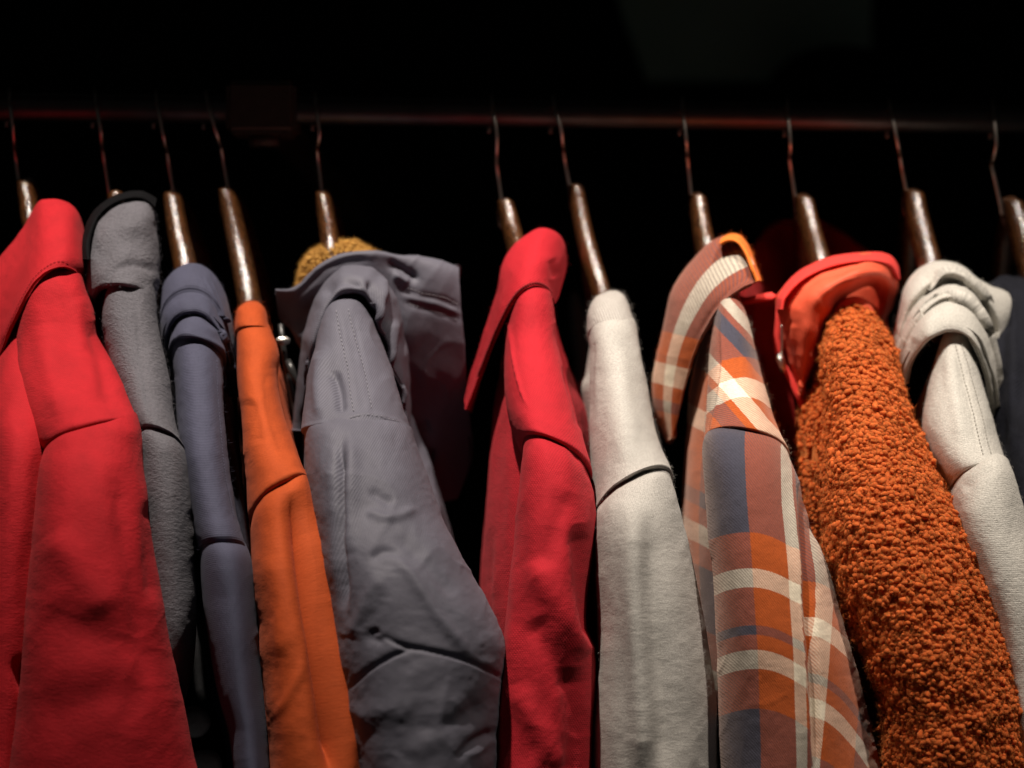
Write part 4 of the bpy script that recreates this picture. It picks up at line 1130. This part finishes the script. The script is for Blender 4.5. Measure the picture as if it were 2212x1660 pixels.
sheet('collar', [
    [(1745, 872, .02), (1716, 790, .02), (1702, 720, .02), (1700, 660, .022), (1735, 615, .024), (1795, 585, .024), (1868, 570, .024), (1910, 572, .016), (1926, 590, .006), (1928, 630, -.004), (1914, 660, -.01), (1896, 690, -.01)],
    [(1728, 856, .048), (1700, 770, .048), (1684, 700, .048), (1678, 645, .050), (1720, 594, .052), (1790, 559, .054), (1868, 548, .054), (1918, 552, .044), (1939, 576, .030), (1942, 620, .014), (1928, 662, .004), (1904, 694, .0)],
    [(1730, 852, .062), (1712, 770, .070), (1702, 705, .076), (1704, 655, .080), (1738, 612, .084), (1795, 582, .086), (1868, 568, .084), (1912, 574, .072), (1931, 594, .056), (1934, 625, .036), (1922, 660, .02), (1902, 692, .012)],
    [(1732, 850, .066), (1735, 785, .082), (1738, 725, .092), (1748, 680, .098), (1772, 640, .102), (1815, 610, .102), (1868, 592, .096), (1902, 596, .080), (1918, 612, .062), (1920, 635, .044), (1912, 662, .026), (1899, 690, .016)],
    [(1735, 850, .056), (1752, 792, .072), (1768, 730, .080), (1782, 684, .084), (1803, 648, .084), (1838, 622, .080), (1872, 607, .072), (1893, 612, .058), (1902, 628, .044), (1904, 645, .03), (1902, 666, .016), (1896, 688, .008)],
    [(1738, 852, .040), (1755, 796, .050), (1772, 735, .056), (1787, 690, .058), (1810, 656, .056), (1842, 632, .052), (1872, 620, .046), (1888, 624, .036), (1896, 638, .024), (1898, 652, .014), (1896, 668, .006), (1893, 688, .0)]],
    CORAL, t, n=170, m=80, wrinkle=0.7, wscale=(40, 40), thick=0.0022, creases=[([(1700, 662), (1740, 622), (1800, 590), (1868, 576), (1915, 582)], 6, -1.2), ([(1770, 640), (1830, 600), (1900, 590)], 12, 1.5), ([(1715, 700), (1712, 740)], 7, 1.6), ([(1706, 690), (1704, 720)], 5, -1.5), ([(1740, 790), (1760, 700), (1800, 640)], 14, 2.0)])
fold('collar_binding', [(1676, 668), (1680, 638), (1720, 590), (1790, 556), (1868, 545), (1918, 549), (1939, 570), (1945, 600)], [(1690, 668), (1694, 650), (1732, 607), (1795, 577), (1868, 565), (1912, 570), (1930, 586), (1940, 606)], .060, .086, .004, CORALT, t, crumple=0, dcol=[0, 0, 0, 0, 0, -.012, -.03], n=110, m=26, wrinkle=0.2, thick=0.001)
tube('collar_stand', [(640, 1832, 1862, .050, .008, 8), (646, 1808, 1880, .058, .016, 14), (664, 1793, 1893, .064, .024, 24), (700, 1787, 1908, .070, .026, 30), (740, 1796, 1906, .070, .024, 30)], CORAL, t, m=50, n=80, wrinkle=0.3)
sheet('collar_lining', [[(1770, 640, .012), (1820, 600, .012), (1880, 588, .010), (1925, 600, 0)], [(1762, 720, .018), (1830, 690, .02), (1890, 680, .012), (1918, 680, .0)], [(1760, 850, .01), (1830, 800, .016), (1890, 780, .01), (1920, 740, 0)]], CORAL, t, n=50, m=40, wrinkle=0.6)
sheet('hood', [
    [(1598, 668, .02), (1606, 600, -.01), (1626, 540, -.04), (1660, 500, -.07), (1710, 484, -.085), (1770, 486, -.085), (1815, 502, -.07), (1862, 534, -.04), (1915, 566, -.01)],
    [(1604, 680, .024), (1614, 612, -.008), (1636, 556, -.045), (1672, 520, -.08), (1716, 506, -.10), (1768, 508, -.10), (1808, 524, -.08), (1850, 552, -.05), (1905, 580, -.015)],
    [(1612, 760, .02), (1640, 700, -.02), (1680, 680, -.09), (1720, 670, -.12), (1770, 670, -.12), (1810, 670, -.1), (1850, 680, -.06), (1890, 690, -.03)],
    [(1625, 900, .0), (1660, 880, -.03), (1690, 860, -.08), (1730, 850, -.1), (1770, 850, -.1), (1810, 850, -.09), (1850, 850, -.06), (1890, 850, -.03)]],
    HOODR, t, n=90, m=60, wrinkle=1.4, wscale=(50, 80), thick=0.003)
sheet('front_panel', [[(1600, 650, .040), (1630, 650, .046), (1660, 644, .050), (1684, 640, .05)], [(1606, 720, .030), (1635, 720, .036), (1665, 718, .038), (1690, 716, .04)], [(1618, 800, .020), (1650, 800, .028), (1680, 800, .03), (1705, 800, .03)], [(1640, 1000, .01), (1680, 1000, .02), (1710, 1000, .02), (1730, 1000, .02)]], HOODR, t, n=50, m=60, wrinkle=1.0)
sweep('panel_piping', U(np.array([1598, 1612, 1640, 1668, 1684]), np.array([648, 651, 645, 640, 640]), np.array([.040, .044, .050, .053, .053])), np.full((5, 2), 0.0023), CORALT, t, 12)
sweep('zip_tape', U(np.array([1684, 1682, 1678, 1682, 1692, 1704, 1720, 1735]), np.array([655, 690, 730, 765, 790, 810, 845, 880]), np.array([.056, .056, .056, .056, .056, .058, .06, .06])), np.array([[.0020, .0012]] * 8), CORALT, t, 12)
sweep('zip_teeth', U(np.array([1688, 1689, 1690, 1688, 1690]), np.array([690, 715, 740, 765, 800]), np.array([.060, .060, .060, .060, .060])), np.array([[.0009, .0009]] * 5), M_SILVER, t, 10)
sweep('zip_pull', U(np.array([1684, 1686, 1690, 1691]), np.array([764, 776, 790, 804]), np.array([.062, .064, .064, .062])), np.array([[.0022, .0012], [.0026, .0014], [.0022, .0012], [.0018, .001]]), M_SILVER, t, 14)

# --- pale hoodie
t = garment('hoodie', 'pale cream grey hoodie with its hood slumped in thick rolls at the right end', 'hoodie', 2060, 700)
tube('body', [(740, 2030, 2110, .01, .03, 10), (820, 2000, 2130, .0, .09, 10), (900, 1980, 2150, .0, .115, 0), (1000, 1995, 2170, .0, .135, 0), (1150, 2040, 2190, .0, .145, 0), (1750, 2140, 2280, .0, .145, 0)], PALE, t, wrinkle=1.2, p=2.0)
HO = [(1936, 800), (1931, 740), (1934, 712), (1943, 665), (1954, 620), (1984, 581), (2026, 563), (2052, 563), (2075, 571), (2122, 606), (2179, 636), (2192, 653), (2183, 698), (2171, 745), (2167, 825), (2168, 960)]
H1 = [(1946, 812), (1943, 765), (1948, 728), (1968, 673), (1995, 642), (2024, 620), (2046, 606), (2064, 606), (2085, 614), (2114, 638), (2130, 673), (2144, 710), (2156, 760), (2161, 830), (2164, 965)]
H2 = [(1950, 818), (1949, 785), (1956, 747), (1978, 704), (2007, 669), (2036, 651), (2058, 648), (2085, 657), (2108, 677), (2128, 708), (2140, 747), (2150, 786), (2154, 850), (2160, 968)]
H3 = [(1952, 830), (1962, 790), (1980, 763), (2007, 733), (2036, 720), (2060, 717), (2085, 726), (2108, 747), (2124, 786), (2138, 830), (2146, 880), (2154, 970)]
arcs_sheet('hood', [(lerp_pts(HO, H3, .08, 24), [.02, .03, .03, .01, .0]), (HO, [.048, .056, .052, .034, .02]), (lerp_pts(HO, H1, .25, 24), [.060, .072, .070, .050, .03]), (lerp_pts(HO, H1, .7, 24), [.066, .082, .080, .062, .036]),
                    (H1, [.066, .076, .070, .066, .036]), (lerp_pts(H1, H2, .12, 24), [.070, .086, .084, .072, .04]), (lerp_pts(H1, H2, .5, 24), [.078, .099, .099, .084, .046]), (lerp_pts(H1, H2, .85, 24), [.080, .103, .103, .088, .048]),
                    (H2, [.078, .100, .100, .085, .046]), (lerp_pts(H2, H3, .12, 24), [.082, .109, .109, .092, .05]), (lerp_pts(H2, H3, .45, 24), [.090, .119, .119, .100, .054]), (lerp_pts(H2, H3, .85, 24), [.094, .124, .124, .104, .056]),
                    (H3, [.090, .120, .120, .100, .052]), (lerp_pts(H2, H3, .9, 24), [.07, .096, .096, .08, .035])],
           PALE, t, n=200, m=170, wrinkle=0.9, wscale=(70, 90), thick=0.004, pile=[('hair', 2500, 0.0022, 0.00006)],
           creases=[([(1990, 612), (2020, 600), (2060, 602), (2090, 616)], 10, -1.6), ([(1975, 742), (2000, 700), (2030, 676)], 10, 1)])
tube('shoulder', [(700, 2046, 2086, .076, .016, 16), (716, 2032, 2100, .086, .026, 22), (756, 2018, 2110, .094, .030, 28), (830, 1998, 2132, .110, .034, 34), (900, 1992, 2156, .126, .038, 40), (960, 2014, 2174, .140, .041, 44, -4), (1000, 2046, 2186, .150, .043, 46, -16), (1008, 2054, 2187, .146, .040, 46, -18)],
     PALE, t, wrinkle=0.9, creases=[([(2060, 740), (2088, 850), (2118, 990)], 5, -0.7), ([(2050, 760), (2062, 860), (2080, 960)], 14, 2.2)], pile=[('hair', 1200, 0.0015, 0.00006)])
stitches('stitching', [(2062, 738), (2078, 800), (2100, 890), (2124, 985)], T_CREAM, t, step=8, length=5, width=2)
stitches('stitching', [(2074, 736), (2092, 800), (2116, 890), (2142, 985)], T_CREAM, t, step=8, length=5, width=2)
tube('sleeve', [(990, 2058, 2182, .138, .040, 46, -18), (1010, 2052, 2190, .152, .048, 50, -20), (1060, 2050, 2208, .160, .050, 42, -10), (1140, 2060, 2236, .166, .052, 30), (1300, 2110, 2290, .172, .054, 16), (1500, 2150, 2330, .174, .054, 8), (1740, 2180, 2370, .176, .054, 0)],
     PALE, t, wrinkle=1.4, creases=[([(2076, 1060), (2110, 1030), (2150, 1015)], 14, -1.5)], pile=[('hair', 1500, 0.0015, 0.00006)])

# --- dark blue jacket, right edge
t = garment('denim_jacket', 'dark ink blue jacket cut by the right edge behind the pale hoodie', 'jacket', 2215, 620)
tube('shoulder', [(588, 2190, 2250, .0, .012, 6), (596, 2150, 2290, .01, .020, 10), (612, 2122, 2310, .02, .026, 12), (660, 2118, 2330, .03, .032, 16), (760, 2124, 2350, .045, .040, 18), (900, 2134, 2370, .06, .046, 16), (1100, 2150, 2400, .07, .05, 8), (1400, 2180, 2440, .07, .05, 0), (1750, 2230, 2480, .07, .05, 0)],
     INK, t, wrinkle=2.4, wscale=(40, 160), creases=[([(2152, 600), (2170, 640), (2180, 720)], 10, -3), ([(2180, 620), (2190, 800), (2185, 1000)], 12, 3)])

# --- garments on a second rail behind, glimpsed through the gaps
t = thing('hanging_shirt', 'charcoal shirt with pale blotches glimpsed behind, between the grey fleece and the navy sweatshirt', 'shirt', U(430, 1400, 0.0), 'clothes behind the rail')
tube('body', [(1150, 395, 470, -.02, .03, 0), (1400, 385, 500, .0, .05, 0), (1750, 370, 520, .02, .06, 0)], CHAR, t, wrinkle=1.5)
def blotch(cx, cy, rx, ry, seed):
    th = np.linspace(0, 2 * np.pi, 40, endpoint=False)
    r = 1 + 0.18 * vnoise(np.stack([np.cos(th) * 1.3 + seed, np.sin(th) * 1.3, 0 * th], -1))
    inner = [(cx + rx * .3 * math.cos(q), cy + ry * .3 * math.sin(q), -.132) for q in th]
    rows = []
    for f, d in ((0.02, .088), (0.5, .087), (0.85, .084), (1.0, .076)):
        rows.append([(cx + rx * f * k * math.cos(q), cy + ry * f * k * math.sin(q), d) for q, k in zip(np.r_[th, th[:1]], np.r_[r, r[:1]])])
    sheet('print', rows, PALEB, t, n=60, m=16, wrinkle=0.2, thick=0.0006)
blotch(418, 1562, 32, 34, 1.0)
blotch(442, 1668, 40, 48, 4.0)
t = thing('hanging_garment', 'narrow pale garment glimpsed behind, between the red polo and the light grey sweatshirt', 'top', U(1252, 720, -0.2), 'clothes behind the rail')
tube('body', [(632, 1236, 1246, -.20, .01, 4), (650, 1232, 1256, -.20, .02, 4), (720, 1234, 1272, -.19, .025, 4), (780, 1240, 1280, -.185, .03, 4), (1000, 1250, 1300, -.18, .03, 4)], fabric('pale_back', (0.16, 0.15, 0.14)), t, wrinkle=0.8, m=60, n=60)
